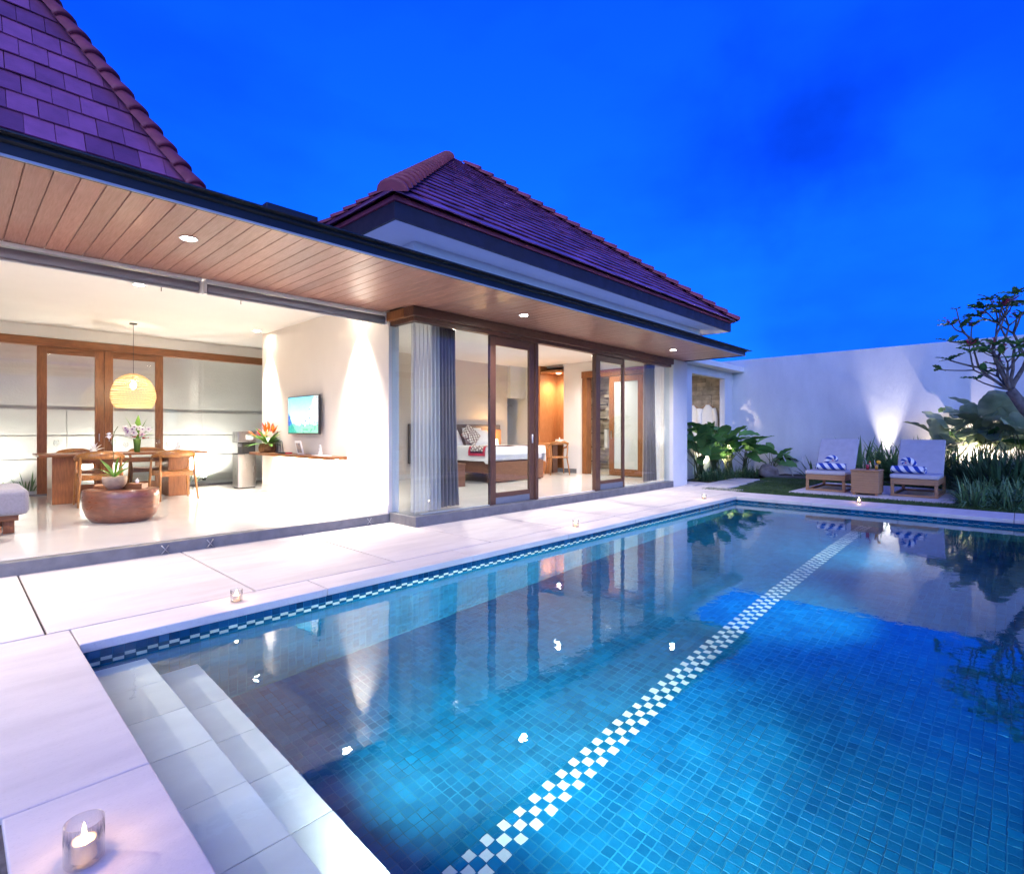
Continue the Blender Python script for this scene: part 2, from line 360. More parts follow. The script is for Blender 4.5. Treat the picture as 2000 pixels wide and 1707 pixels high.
def water_mat():
    m = bpy.data.materials.new('pool water'); m.use_nodes = True
    nt = m.node_tree; nt.nodes.remove(nt.nodes['Principled BSDF'])
    g = nt.nodes.new('ShaderNodeBsdfGlass'); g.inputs['IOR'].default_value = 1.333; g.inputs['Roughness'].default_value = 0
    g.inputs['Color'].default_value = (.90, .98, 1, 1)
    t = nt.nodes.new('ShaderNodeTexCoord')
    hs = []
    for s_, st, q in ((3.2, 1, (1, 1.3, 1)), (13, .30, (1.2, 1, 1))):
        mp = nt.nodes.new('ShaderNodeMapping'); mp.inputs['Scale'].default_value = q
        n = nt.nodes.new('ShaderNodeTexNoise'); n.inputs['Scale'].default_value = s_; n.inputs['Detail'].default_value = 2
        nt.links.new(t.outputs['Object'], mp.inputs[0]); nt.links.new(mp.outputs[0], n.inputs['Vector'])
        mu = nt.nodes.new('ShaderNodeMath'); mu.operation = 'MULTIPLY'; mu.inputs[1].default_value = st
        nt.links.new(n.outputs[0], mu.inputs[0]); hs.append(mu.outputs[0])
    ad = nt.nodes.new('ShaderNodeMath'); nt.links.new(hs[0], ad.inputs[0]); nt.links.new(hs[1], ad.inputs[1])
    bp = nt.nodes.new('ShaderNodeBump'); bp.inputs['Strength'].default_value = .32; bp.inputs['Distance'].default_value = .004
    nt.links.new(ad.outputs[0], bp.inputs['Height']); nt.links.new(bp.outputs[0], g.inputs['Normal'])
    # the still surface mirrors the lit rooms strongly
    gl = nt.nodes.new('ShaderNodeBsdfGlossy'); gl.inputs['Roughness'].default_value = 0; nt.links.new(bp.outputs[0], gl.inputs['Normal'])
    fr = nt.nodes.new('ShaderNodeFresnel'); fr.inputs[0].default_value = 1.333; nt.links.new(bp.outputs[0], fr.inputs['Normal'])
    ge = nt.nodes.new('ShaderNodeNewGeometry'); iv = nt.nodes.new('ShaderNodeMath'); iv.operation = 'SUBTRACT'; iv.inputs[0].default_value = 1; nt.links.new(ge.outputs['Backfacing'], iv.inputs[1])
    mf = nt.nodes.new('ShaderNodeMath'); mf.operation = 'MULTIPLY'; nt.links.new(fr.outputs[0], mf.inputs[0]); nt.links.new(iv.outputs[0], mf.inputs[1]); mh = nt.nodes.new('ShaderNodeMath'); mh.operation = 'MULTIPLY'; mh.inputs[1].default_value = .45; nt.links.new(mf.outputs[0], mh.inputs[0]); mf = mh
    ms = nt.nodes.new('ShaderNodeMixShader'); nt.links.new(mf.outputs[0], ms.inputs[0]); nt.links.new(g.outputs[0], ms.inputs[1]); nt.links.new(gl.outputs[0], ms.inputs[2])
    nt.links.new(ms.outputs[0], nt.nodes['Material Output'].inputs[0])
    return m
M['water'] = water_mat()

# ------------------------------------------------------------------ mesh helpers
class MB:
    def __init__(s): s.v = []; s.f = []; s.mi = []; s.sm = []; s.uv = {}
    def face(s, idx, m=0, sm=False): s.f.append(idx); s.mi.append(m); s.sm.append(sm)
    def box(s, x0, x1, y0, y1, z0, z1, m=0, T=None):
        if x0 > x1: x0, x1 = x1, x0
        if y0 > y1: y0, y1 = y1, y0
        if z0 > z1: z0, z1 = z1, z0
        P = [(x0, y0, z0), (x1, y0, z0), (x1, y1, z0), (x0, y1, z0), (x0, y0, z1), (x1, y0, z1), (x1, y1, z1), (x0, y1, z1)]
        if T: P = [tuple(T @ Vector(p)) for p in P]
        n = len(s.v); s.v += P
        for q in ((3, 2, 1, 0), (4, 5, 6, 7), (0, 1, 5, 4), (1, 2, 6, 5), (2, 3, 7, 6), (3, 0, 4, 7)): s.face([n + i for i in q], m)
        return s
    def poly(s, pts, m=0):
        n = len(s.v); s.v += [tuple(p) for p in pts]; s.face(list(range(n, n + len(pts))), m); return s
    def prism(s, bot, top, m=0):
        n = len(s.v); k = len(bot); s.v += [tuple(p) for p in bot] + [tuple(p) for p in top]
        s.face([n + i for i in range(k)][::-1], m); s.face([n + k + i for i in range(k)], m)
        for i in range(k): j = (i + 1) % k; s.face([n + i, n + j, n + k + j, n + k + i], m)
        return s
    def tube(s, path, rad, n=8, m=0, cap=True, flat=1.0, sm=True):
        path = [Vector(p) for p in path]
        if not isinstance(rad, (list, tuple)): rad = [rad] * len(path)
        base = len(s.v); up = None
        for i, p in enumerate(path):
            a = path[max(i - 1, 0)]; b = path[min(i + 1, len(path) - 1)]
            d = (b - a).normalized()
            if up is None:
                up = Vector((0, 0, 1)) if abs(d.z) < .9 else Vector((1, 0, 0))
            x = d.cross(up).normalized(); y = x.cross(d).normalized(); up = y
            for k in range(n):
                t = 2 * math.pi * k / n
                s.v.append(tuple(p + (x * math.cos(t) + y * math.sin(t) * flat) * rad[i]))
        for i in range(len(path) - 1):
            for k in range(n):
                a = base + i * n + k; b = base + i * n + (k + 1) % n
                s.face([a, b, b + n, a + n], m, sm)
        if cap:
            s.face([base + k for k in range(n)][::-1], m); s.face([base + (len(path) - 1) * n + k for k in range(n)], m)
        return s
    def lathe(s, prof, n=20, c=(0, 0, 0), m=0, sx=1, sy=1, sm=True):
        base = len(s.v)
        for r, z in prof:
            for k in range(n):
                t = 2 * math.pi * k / n
                s.v.append((c[0] + r * math.cos(t) * sx, c[1] + r * math.sin(t) * sy, c[2] + z))
        for i in range(len(prof) - 1):
            for k in range(n):
                a = base + i * n + k; b = base + i * n + (k + 1) % n
                s.face([a, b, b + n, a + n], m, sm)
        if prof[0][0] > 1e-4: s.face([base + k for k in range(n)][::-1], m)
        if prof[-1][0] > 1e-4: s.face([base + (len(prof) - 1) * n + k for k in range(n)], m)
        return s
    def surf(s, fn, nu, nv, m=0, sm=True, uvs=None):
        base = len(s.v)
        for i in range(nu + 1):
            for j in range(nv + 1): s.v.append(tuple(fn(i / nu, j / nv)))
        for i in range(nu):
            for j in range(nv):
                a = base + i * (nv + 1) + j
                if uvs:
                    s.uv[len(s.f)] = [(uvs[0] * (i + p) / nu, uvs[1] * (j + q) / nv) for p, q in ((0, 0), (1, 0), (1, 1), (0, 1))]
                s.face([a, a + nv + 1, a + nv + 2, a + 1], m, sm)
        return s
    def leaf(s, base, d, length, width, droop, m=0, seg=5, side=None, fold=.25, shape=1.0):
        """pointed strap leaf, two faces wide"""
        d = Vector(d).normalized(); base = Vector(base)
        w = Vector(side) if side else d.cross(Vector((0, 0, 1)))
        if w.length < .01: w = Vector((1, 0, 0))
        w = Vector(w).normalized(); n = len(s.v)
        p = base.copy(); dd = d.copy()
        for i in range(seg + 1):
            t = i / seg
            ww = width * (math.sin(math.pi * min(1, t * .93 + .07)) ** shape) * .5
            nrm = w.cross(dd).normalized()
            s.v += [tuple(p - w * ww + nrm * ww * fold), tuple(p), tuple(p + w * ww + nrm * ww * fold)]
            p = p + dd * (length / seg)
            dd = (dd + Vector((0, 0, -droop / seg))).normalized()
        for i in range(seg):
            a = n + 3 * i
            s.face([a, a + 1, a + 4, a + 3], m, True); s.face([a + 1, a + 2, a + 5, a + 4], m, True)
        return s
    def mesh(s, name, mats):
        me = bpy.data.meshes.new(name); me.from_pydata(s.v, [], s.f)
        for q in (mats if isinstance(mats, (list, tuple)) else [mats]): me.materials.append(q)
        me.polygons.foreach_set('material_index', s.mi); me.polygons.foreach_set('use_smooth', s.sm)
        if s.uv:
            ul = me.uv_layers.new(name='UVMap')
            for fi, cs in s.uv.items():
                for li, c in zip(me.polygons[fi].loop_indices, cs): ul.data[li].uv = c
        me.update(); return me
    def build(s, name, mats, parent=None, bevel=0, seg=2, loc=None, sub=0, ang=35):
        return link(name, s.mesh(name, mats), parent, bevel, seg, loc, sub, ang)
W = {}
def link(name, me, parent=None, bevel=0, seg=2, loc=None, sub=0, ang=35, rot=None):
    """loc=None: the mesh is in world coordinates; otherwise loc is local to the parent"""
    o = bpy.data.objects.new(name, me); COL.objects.link(o)
    if parent is not None: o.parent = parent
    if loc is None:
        o.location = -W[parent] if parent is not None else (0, 0, 0); W[o] = Vector((0, 0, 0))
    else:
        o.location = loc; W[o] = Vector(loc) + (W.get(parent, Vector((0, 0, 0))) if parent is not None else Vector((0, 0, 0)))
    if rot: o.rotation_euler = rot
    if bevel:
        b = o.modifiers.new('bevel', 'BEVEL'); b.width = bevel; b.segments = seg; b.limit_method = 'ANGLE'; b.angle_limit = R(ang)
        b.harden_normals = False
    if sub:
        q = o.modifiers.new('sub', 'SUBSURF'); q.levels = q.render_levels = sub
    return o
def thing(name, label, cat, loc=(0, 0, 0), rz=0, group=None):
    o = bpy.data.objects.new(name, None); COL.objects.link(o); o.location = loc; o.rotation_euler = (0, 0, rz)
    o.empty_display_size = .1
    W[o] = Vector(loc)
    return tag(o, label, cat, group)
def tag(o, label=None, cat=None, group=None, kind=None):
    if label: o['label'] = label
    if cat: o['category'] = cat
    if group: o['group'] = group
    if kind: o['kind'] = kind
    return o
def copy_tree(o, parent=None):
    c = o.copy(); COL.objects.link(c)
    if parent is not None: c.parent = parent
    W[c] = W.get(o, Vector((0, 0, 0)))
    for ch in list(o.children): copy_tree(ch, c)
    return c
def lamp(name, kind, loc, power, parent, col=WARM, cone=120, blend=.8, radius=.04, aim=(0, 0, -1), size=None, world=True):
    l = bpy.data.lights.new(name, kind); l.energy = power * LAMP; l.color = col
    if kind == 'SPOT': l.spot_size = R(cone); l.spot_blend = blend; l.shadow_soft_size = radius
    elif kind == 'POINT': l.shadow_soft_size = radius
    elif kind == 'AREA':
        l.shape = 'RECTANGLE'; l.size, l.size_y = size
    o = bpy.data.objects.new(name, l); COL.objects.link(o); o.parent = parent
    o.location = Vector(loc) - (W[parent] if world else Vector((0, 0, 0)))
    o.rotation_euler = Vector(aim).to_track_quat('-Z', 'Y').to_euler()
    return o
FW = Vector((.7238, .690, 0)).normalized(); RT = Vector((FW.y, -FW.x, 0))
def project(p):
    """where a point shows in the 2000 px wide photograph, used only to choose which pieces are near"""
    p = Vector(p) - Vector((0, 0, 1.2)); z = p.dot(FW)
    return (1000 + 1049 * p.dot(RT) / z, 843 - 1049 * p.z / z, z) if z > .05 else (-9e9, -9e9, z)

# ================================================================== THE GROUND, DECK AND POOL
PX0, PX1, PY0, PY1 = .49, 10.05, -3.87 / 67, 3.87
ZW, ZF = -.107, -1.28
b = MB(); o4 = [(PX0 - .1, PY0 - .1), (PX1 + .1, PY0 - .1), (PX1 + .1, PY1 + .1), (PX0 - .1, PY1 + .1)]
big = [(-600, -600), (600, -600), (600, 600), (-600, 600)]
for i in range(4):
    j = (i + 1) % 4
    b.poly([(*big[i], -.06), (*big[j], -.06), (*o4[j], -.06), (*o4[i], -.06)])
tag(b.build('ground', M['soil']), kind='structure')

# deck of big pale slabs
b = MB()
b.box(-3.2, PX0 - .002, 2.3, 6.08, -.055, -.022); b.box(PX0 - .002, 4.03, PY1 + .03, 6.08, -.055, -.022); b.box(4.03, 11.4, PY1 + .03, 5.5, -.055, -.022)
b.box(.1, PX0 - .002, -1.2, 2.3, -.055, -.022); b.box(PX1 + .02, 10.86, -1.2, PY1 + .03, -.055, -.022)
deck = tag(b.build('deck', M['grout']), kind='structure')
def slab(x0, x1, y0, y1, name='paving_slab', g=.007, z1=0, z0=-.04, parent=deck, m='travertine', bev=.005):
    cx, cy_ = (x0 + x1) / 2, (y0 + y1) / 2
    q = MB(); q.box(x0 + g - cx, x1 - g - cx, y0 + g - cy_, y1 - g - cy_, z0, z1)
    o = q.build(name, M[m], parent, bevel=bev, seg=2, loc=(cx, cy_, random.uniform(-.0012, .0012)))
    return o
xs = [-3.2, -2.05, -.82, .40, 1.60, 2.84, 4.07, 5.30, 6.53, 7.76, 8.99, 10.22, 11.38]
for a, c in zip(xs[:-1], xs[1:]):
    if c <= 4.1: slab(a, c, 4.20, 6.09)
    else: slab(a, c, 4.20, 5.51)
pool = tag(thing('swimming_pool', None, None, (PX0, PY1, 0)), kind='structure')
def coping(x0, x1, y0, y1, **k):
    o = slab(x0, x1, y0, y1, 'coping_stone', .003, 0, -.055, None, 'travertine', .006)
    o.parent = pool; o.location = o.location - W[pool]; return o
k = PX0 + .02
cx_ = [PX0 + .018, 2.0, 3.5, 5.0, 6.5, 8.0, 9.5, 10.86]
for a, c in zip(cx_[:-1], cx_[1:]): coping(a, c, PY1 - .018, 4.195)
for a, c in zip([-1.2, .1, 1.4, 2.6, PY1 - .018][:-1], [-1.2, .1, 1.4, 2.6, PY1 - .018][1:]): coping(PX1 - .018, 10.86, a, c)
coping(-1.5, PX0 + .018, 2.30, 4.195)
coping(-3.2, -1.5, 2.30, 4.195)
for a, c in ((-1.2, .55), (.55, 2.30)): coping(.11, PX0 + .018, a, c)
for a, c in ((PX0 + .018, 3.0), (3.0, 5.5), (5.5, 8), (8, PX1 - .018)): coping(a, c, -.45, PY0 + .016)

# basin
b = MB()
b.box(PX0 - .08, PX1 + .08, PY0 - .08, PY1 + .08, ZF - .1, ZF)
b.box(PX0 - .08, PX0, PY0 - .08, PY1 + .08, ZF, -.057); b.box(PX1, PX1 + .08, PY0 - .08, PY1 + .08, ZF, -.057)
b.box(PX0, PX1, PY0 - .08, PY0, ZF, -.057); b.box(PX0, PX1, PY1, PY1 + .08, ZF, -.057)
basin = b.build('basin', M['poolgrout'], pool)
P = 3.87 / 67
NX = int((PX1 - 1.13) / P); NY = 68
lane = range(31, 34)
cells = []
for i in range(NX):
    for j in range(NY):
        x = 1.13 + (i + .5) * P; y = PY0 + (j + .5) * P
        w_ = j in lane and (i + j) % 2 == 0
        u, v, z = project((x, y, -.62))
        cells.append((z if (-30 < u < 2030 and v < 1740) else 99, x, y, w_))
cells.sort(key=lambda c: c[0])
def tile_mesh(name, sx, sy, m, t=.0018, ch=.0012):
    q = MB(); a, c = sx / 2, sy / 2
    lo = [(-a, -c, 0), (a, -c, 0), (a, c, 0), (-a, c, 0)]; hi = [(-a + ch, -c + ch, t), (a - ch, -c + ch, t), (a - ch, c - ch, t), (-a + ch, c - ch, t)]
    q.v = lo + hi
    q.face([4, 5, 6, 7])
    for i in range(4): j = (i + 1) % 4; q.face([i, j, 4 + j, 4 + i])
    return q
GAP = .0052
tm = {0: tile_mesh('floor_tile', P - GAP, P - GAP, 0).mesh('floor_tile', M['pooltile']), 1: tile_mesh('floor_tile', P - GAP, P - GAP, 0).mesh('floor_tile', M['poolwhite'])}
rest = MB()
def add_tile(mb, T, sx, sy, m):
    q = tile_mesh('', sx, sy, 0); n = len(mb.v)
    mb.v += [tuple(T @ Vector(p)) for p in q.v]
    for f in q.f: mb.face([n + i for i in f], m)
for k, (z, x, y, w_) in enumerate(cells):
    jz = random.uniform(-.0008, .0008)
    if k < 300:
        o = link('floor_tile', tm[int(w_)], basin, loc=(x, y, ZF + jz))
    else:
        add_tile(rest, Matrix.Translation((x, y, ZF + jz)), P - GAP, P - GAP, 1 if w_ else 0)
tag(rest.build('floor_tiling', [M['pooltile'], M['poolwhite']], basin), kind='stuff')
# walls: a dark row under the coping, a band of staggered white mosaic, blue tile below
rows = [(-.105, -.056, 0), (-.162, -.105, 1), (-.219, -.162, 2)]
wt = MB(); wcount = 0
wmesh = {}
def wall_tiles(axis, n, single=0):
    global wcount
    for i in range(n):
        for (z0, z1, r) in rows:
            white = (r == 1 and i % 2 == 0) or (r == 2 and i % 2 == 1)
            if axis == 'left': T = Matrix.Translation((PX0 + (i + .5) * P, PY1, (z0 + z1) / 2)) @ Matrix.Rotation(R(90), 4, 'X')
            elif axis == 'far': T = Matrix.Translation((PX1, PY1 - (i + .5) * P, (z0 + z1) / 2)) @ Matrix.Rotation(R(-90), 4, 'Z') @ Matrix.Rotation(R(90), 4, 'X')
            elif axis == 'near': T = Matrix.Translation((PX0, PY0 + (i + .5) * P, (z0 + z1) / 2)) @ Matrix.Rotation(R(90), 4, 'Z') @ Matrix.Rotation(R(90), 4, 'X')
            else: T = Matrix.Translation((PX1 - (i + .5) * P, PY0, (z0 + z1) / 2)) @ Matrix.Rotation(R(180), 4, 'Z') @ Matrix.Rotation(R(90), 4, 'X')
            hh = z1 - z0 - .003
            if i < single:
                key = (round(hh, 4), white)
                if key not in wmesh: wmesh[key] = tile_mesh('waterline_tile', P - .003, hh, 0).mesh('waterline_tile', M['poolwhite' if white else 'pooldark'])
                o = link('waterline_tile', wmesh[key], basin, loc=T.translation, rot=T.to_euler())
            else: add_tile(wt, T, P - .003, hh, 1 if white else 0)
        z = -.219; r = 0
        while z - P > ZF:
            zc = z - P / 2
            if axis in ('left', 'far'):
                T2 = T.copy(); T2.translation = (T.translation.x, T.translation.y, zc)
                add_tile(wt, T2, P - GAP, P - GAP, 2)
            z -= P
wall_tiles('left', 165, 100); wall_tiles('far', 68); wall_tiles('near', 68); wall_tiles('right', 165)
tag(wt.build('wall_tiling', [M['pooldark'], M['poolwhite'], M['pooltile']], basin), kind='stuff')
# entry steps of pale stone
b = MB(); b.box(PX0, .815, PY0 + .004, PY1 - .006, ZF + .004, -.325); b.box(.815, 1.095, PY0 + .004, PY1 - .006, ZF + .004, -.645)
steps = b.build('step_base', M['travstep'], pool)
ys = [PY1 - .008]
while ys[-1] > .3: ys.append(ys[-1] - .40)
ys.append(PY0 + .006)
for x0, x1, zt, off in ((PX0 + .003, .83, -.30, 0), (.817, 1.11, -.62, .17)):
    yy = [ys[0]] + [y - off for y in ys[1:-1] if y - off > .1] + [ys[-1]]
    for a, c in zip(yy[1:], yy[:-1]):
        o = slab(x0, x1, a, c, 'step_stone', .0015, zt, zt - .026, None, 'travstep', .003)
        o.parent = steps; 
# water
b = MB(); b.surf(lambda s, t: (PX0 + .001 + s * (PX1 - PX0 - .002), PY0 + .001 + t * (PY1 - PY0 - .002), ZW), 4, 4)
tag(b.build('water', M['water']), kind='structure')
# pool lamps (round, set in the step riser; long wall ones added)
def pool_lamp(loc, aim, label, power, col=(.80, 1, .92), cone=165):
    t = thing('pool_lamp', label, 'pool lamp', loc, 0, 'underwater pool lamps')
    a = Vector(aim).normalized(); q = a.to_track_quat('Z', 'Y').to_matrix().to_4x4()
    m = MB(); m.lathe([(.085, 0), (.088, .012), (.078, .02), (.066, .02)], 20); m.v = [tuple(q @ Vector(p)) for p in m.v]
    m.build('trim_ring', M['steel'], t, loc=(0, 0, 0))
    m = MB(); m.lathe([(.064, .010), (.04, .016), (0, .018)], 20); m.v = [tuple(q @ Vector(p)) for p in m.v]
    m.build('lens', M['poollens'], t, loc=(0, 0, 0))
    lamp('pool_light', 'SPOT', Vector(loc) + a * .05, power, t, col, cone, 1, .05, aim)
pool_lamp((.83, 1.30, -.47), (1, .22, -.02), 'round pool lamp in the upper riser of the pale entry steps', 40)
pool_lamp((1.114, .95, -.76), (1, .10, -.05), 'round pool lamp in the lower step riser, nearest the camera', 10, cone=130)
pool_lamp((1.114, 2.45, -.76), (1, -.03, -.02), 'round pool lamp in the lower step riser, nearest the house', 13, cone=130)
for x_, p_, lb_ in ((2.9, 32, 'nearest the steps'), (5.2, 48, 'in the middle'), (7.6, 56, 'nearest the spider lilies')):
    pool_lamp((x_, PY0 - .012, -.50), (.12, 1, .0), 'added unseen pool lamp in the long wall below the right coping, ' + lb_, p_, cone=88)  # unseen lamps added to even out light on the pool floor
# daylight lamps above reach the pale steps through the water
for o_ in [steps] + list(steps.children): o_.cycles.is_caustics_receiver = True
bpy.data.objects['water'].cycles.is_caustics_caster = True

# pebble strip beside the near coping
b = MB()
for k in range(900):
    x = random.uniform(-.75, .085); y = random.uniform(-1.2, 2.27); r = random.uniform(.018, .036)
    b.lathe([(0, -r * .5), (r * .8, -r * .25), (r, 0), (r * .75, r * .35), (0, r * .5)], 7, (x, y, -.035 + random.uniform(0, .02)), sx=random.uniform(.8, 1.4))
tag(b.build('pebbles', M['pebble']), 'dark grey river pebbles beside the near coping', 'pebbles', kind='stuff')

# ================================================================== THE HOUSE
FZ = .11
living = thing('living_pavilion', 'open fronted living room wing with steep terracotta roof', 'house', (-2.6, 6.1, 0))
bedhouse = thing('bedroom_pavilion', 'glass fronted bedroom wing with terracotta pyramid roof', 'house', (4.05, 5.52, 0))
def part(mb, name, m, parent, bevel=0, **k): return mb.build(name, M[m] if isinstance(m, str) else m, parent, bevel=bevel, **k)
# --- living room shell
lf = part(MB().box(-2.6, 4.03, 6.22, 12.14, -.05, FZ).box(4.03, 5.3, 10.42, 12.14, -.05, FZ), 'floor', 'floor', living)
# shallow joints between floor tiles
part(MB().box(-2.6, 4.03, 6.08, 6.218, -.05, FZ + .004), 'sill', 'sill', living, bevel=.006)
part(MB().box(-2.6, 4.03, 6.225, 6.234, FZ - .01, FZ + .003), 'door_track', 'alu', living)
part(MB().box(4.03, 4.09, 6.10, 10.26, -.05, 3.1), 'wall', 'warmwall', living)
part(MB().box(4.018, 4.029, 6.105, 10.26, FZ + .002, FZ + .115), 'skirting', 'floor', living)
part(MB().box(-2.75, -2.6, 6.1, 12.2, -.05, 3.1), 'wall', 'warmwall', living)
part(MB().box(5.3, 5.4, 10.42, 12.2, -.05, 3.1), 'wall', 'warmwall', living)
part(MB().box(-2.6, 4.028, 6.12, 12.2, 3.0, 3.1).box(4.032, 5.3, 10.262, 12.2, 3.0, 3.1), 'ceiling', 'ceil', living)
part(MB().box(-2.6, 5.3, 12.06, 12.18, 2.80, 2.999), 'bulkhead', 'plaster', living)
part(MB().box(-2.6, 5.3, 12.03, 12.19, 2.655, 2.797), 'beam', 'teakx', living, bevel=.005)
part(MB().box(-2.6, 5.3, 12.06, 12.16, FZ + .001, FZ + .03), 'door_track', 'sill', living)
for x0, x1 in ((-2.6, -1.0), (-1.0, 1.03), (2.87, 4.72), (4.735, 5.29)):
    w_ = part(MB().box(x0 + .005, x1 - .005, 12.10, 12.112, FZ + .03, 2.655), 'pane', 'glass', living)
def framed_leaf(root, x0, x1, y, z0, z1, sw, tr, br, name, wm, wmx, handle=None, kick=0, gl='glass', th=.045):
    d = root_part = MB().box(x0, x0 + sw, y - th / 2, y + th / 2, z0, z1).box(x1 - sw, x1, y - th / 2, y + th / 2, z0, z1).build(name, M[wm], root, bevel=.003)
    MB().box(x0 + sw, x1 - sw, y - th / 2 + .002, y + th / 2 - .002, z1 - tr, z1).build('rail', M[wmx], d, bevel=.003)
    MB().box(x0 + sw, x1 - sw, y - th / 2 + .002, y + th / 2 - .002, z0 + kick, z0 + kick + br).build('rail', M[wmx], d, bevel=.003)
    if kick: MB().box(x0 + sw - .001, x1 - sw + .001, y - th / 2 - .002, y + th / 2 + .002, z0, z0 + kick - .001).build('kick_plate', M['bluegrey'], d, bevel=.003)
    MB().box(x0 + sw, x1 - sw, y - .005, y + .005, z0 + kick + br, z1 - tr).build('pane', M[gl], d)
    if handle is not None:
        q = MB(); q.tube([(handle, y - th / 2 - .004, 1.02), (handle, y - th / 2 - .004, 1.16)], .022, 10, flat=.35); q.build('handle', M['alu'], d)
    return d
framed_leaf(living, 1.03, 1.945, 12.10, FZ + .03, 2.655, .13, .12, .12, 'sliding_door', 'teak', 'teakx', handle=1.875)
framed_leaf(living, 1.95, 2.87, 12.10, FZ + .03, 2.655, .13, .12, .12, 'sliding_door', 'teak', 'teakx', handle=2.02)
# upper wall and flat roof behind the canopy
part(MB().box(2.62, 3.08, 6.6, 7.8, 3.141, 3.764), 'parapet', 'plaster', living)
part(MB().box(2.54, 3.17, 6.35, 7.95, 3.765, 3.865), 'flat_roof', 'fascia', living, bevel=.01)
part(MB().box(-2.75, 4.0, 6.25, 12.2, 3.101, 3.14), 'roof_deck', mat('pale light bounce membrane', (.75, .75, .77), .8), living)
# steep roof
XE, YE, ZE, TT = 3.33, 8.0, 3.2, 1.8
XL = -4.5; hx = (XE + XL) / 2; hr = (XE - XL) / 2
def hip_roof(root, xl, xr, y0, z0, tan, tw, ex, n_single, slopes, label, capn, capr=.135):
    """pyramid roof over a square plan with tiles on the named slopes; pieces are cut at the hips"""
    h = (xr - xl) / 2; ap = Vector(((xl + xr) / 2, y0 + h, z0 + h * tan))
    cor = [Vector((xl, y0, z0)), Vector((xr, y0, z0)), Vector((xr, y0 + 2 * h, z0)), Vector((xl, y0 + 2 * h, z0))]
    m = MB(); m.v = [tuple(c) for c in cor] + [tuple(ap)] + [tuple(c - Vector((0, 0, .05))) for c in cor]
    for i in range(4): j = (i + 1) % 4; m.face([i, j, 4]); m.face([i, 5 + i, 5 + j, j])
    m.face([8, 7, 6, 5])
    roof = m.build('roof', M['ridgetile'], root)
    tl = []
    L = math.hypot(h, h * tan)
    for si in slopes:
        a, c = cor[si], cor[(si + 1) % 4]; e = (c - a).normalized(); mid = (a + c) / 2
        up = (ap - mid).normalized(); nr = e.cross(up).normalized()
        if nr.z < 0: nr = -nr
        nrow = int(L / ex) + 1
        for r in range(nrow):
            t0 = r * ex - (.06 if r == 0 else 0); t1 = (r + 1) * ex + .07
            off = (tw / 2 if r % 2 else 0) + .11
            for c_ in range(-1, int(2 * h / tw) + 2):
                s0 = c_ * tw - off + .004; s1 = s0 + tw - .008
                P4 = [(s0, t0), (s1, t0), (s1, t1), (s0, t1)]
                # cut by the two hips: s >= t*h/L and s <= 2h - t*h/L
                def cut(P, f):
                    out = []
                    for i in range(len(P)):
                        p, q = P[i], P[(i + 1) % len(P)]; fp, fq = f(p), f(q)
                        if fp >= 0: out.append(p)
                        if fp * fq < 0:
                            k = fp / (fp - fq); out.append((p[0] + (q[0] - p[0]) * k, p[1] + (q[1] - p[1]) * k))
                    return out
                g = cut(P4, lambda p: p[0] - p[1] * h / L + .03); g = cut(g, lambda p: 2 * h + .03 - p[0] - p[1] * h / L) if g else g
                g = cut(g, lambda p: L - p[1]) if len(g) > 2 else g
                if len(g) < 3: continue
                full = len(g) == 4 and g == P4
                def zz(t): return .012 + .034 * (1 - (t - t0) / (t1 - t0))
                C0 = a + e * s0 + up * t0
                jit = [random.gauss(0, .0014) for _ in range(4)]
                def pt(p, up_): return a + e * (p[0] + jit[0]) + up * (p[1] + jit[1]) + nr * (zz(p[1]) + up_ + .003 + jit[2] + jit[3] * (p[0] - s0) / tw * 2)
                u, v, z = project(a + e * (s0 + tw / 2) + up * (t0 + ex / 2))
                vis = -60 < u < 2060 and -60 < v < 1000 and si in (0, 3)
                key = z * (1 if vis else 1000) * (1 if si == 0 else 1.15)
                tl.append((key, [pt(p, 0) for p in g], [pt(p, .016) for p in g]))
    tl.sort(key=lambda q: q[0])
    restm = MB()
    for k, (z, lo, hi) in enumerate(tl):
        if k < n_single and z < 900:
            o_ = sum(lo, Vector()) / len(lo); q = MB(); q.prism([p - o_ for p in lo], [p - o_ for p in hi])
            q.build('roof_tile', M['rooftile'], roof, loc=o_)
        else: restm.prism(lo, hi)
    if restm.v: tag(restm.build('roof_tiling', M['rooftile'], roof), kind='stuff')
    # ridge tiles along the hips
    cap = None
    for i in capn:
        a = cor[i]; d = (ap - a); n = int(d.length / .34); d.normalize()
        side = d.cross(Vector((0, 0, 1))).normalized(); nrm = side.cross(d).normalized()
        if nrm.z < 0: nrm = -nrm
        if cap is None:
            q = MB(); sgm = 8
            for kk, (yy, sc_) in enumerate(((-.03, 1.12), (-.03, 1.28), (.03, 1.24), (.40, .92))):
                for s_ in range(sgm + 1):
                    t = math.pi * s_ / sgm
                    rr = capr * (sc_ if kk else 1.0)
                    q.v.append((-math.cos(t) * rr, yy, math.sin(t) * rr * .8 + (.03 if kk < 3 else .0)))
            for kk in range(3):
                for s_ in range(sgm):
                    f = kk * (sgm + 1) + s_; q.face([f, f + 1, f + sgm + 2, f + sgm + 1], 0, True)
            q.face(list(range(sgm + 1))[::-1])
            cap = q.mesh('ridge_tile', M['ridgetile'])
        for k in range(n):
            o = link('ridge_tile', cap, roof, loc=a + d * (k * .34 - .06) + nrm * .015)
            mm = Matrix((side, d, nrm)).transposed(); o.rotation_euler = mm.to_euler()
    return roof
hip_roof(living, XL, XE, YE, ZE, TT, .30, .37, 300, (0, 1, 2, 3), 'living', (0, 1, 2, 3), .155)

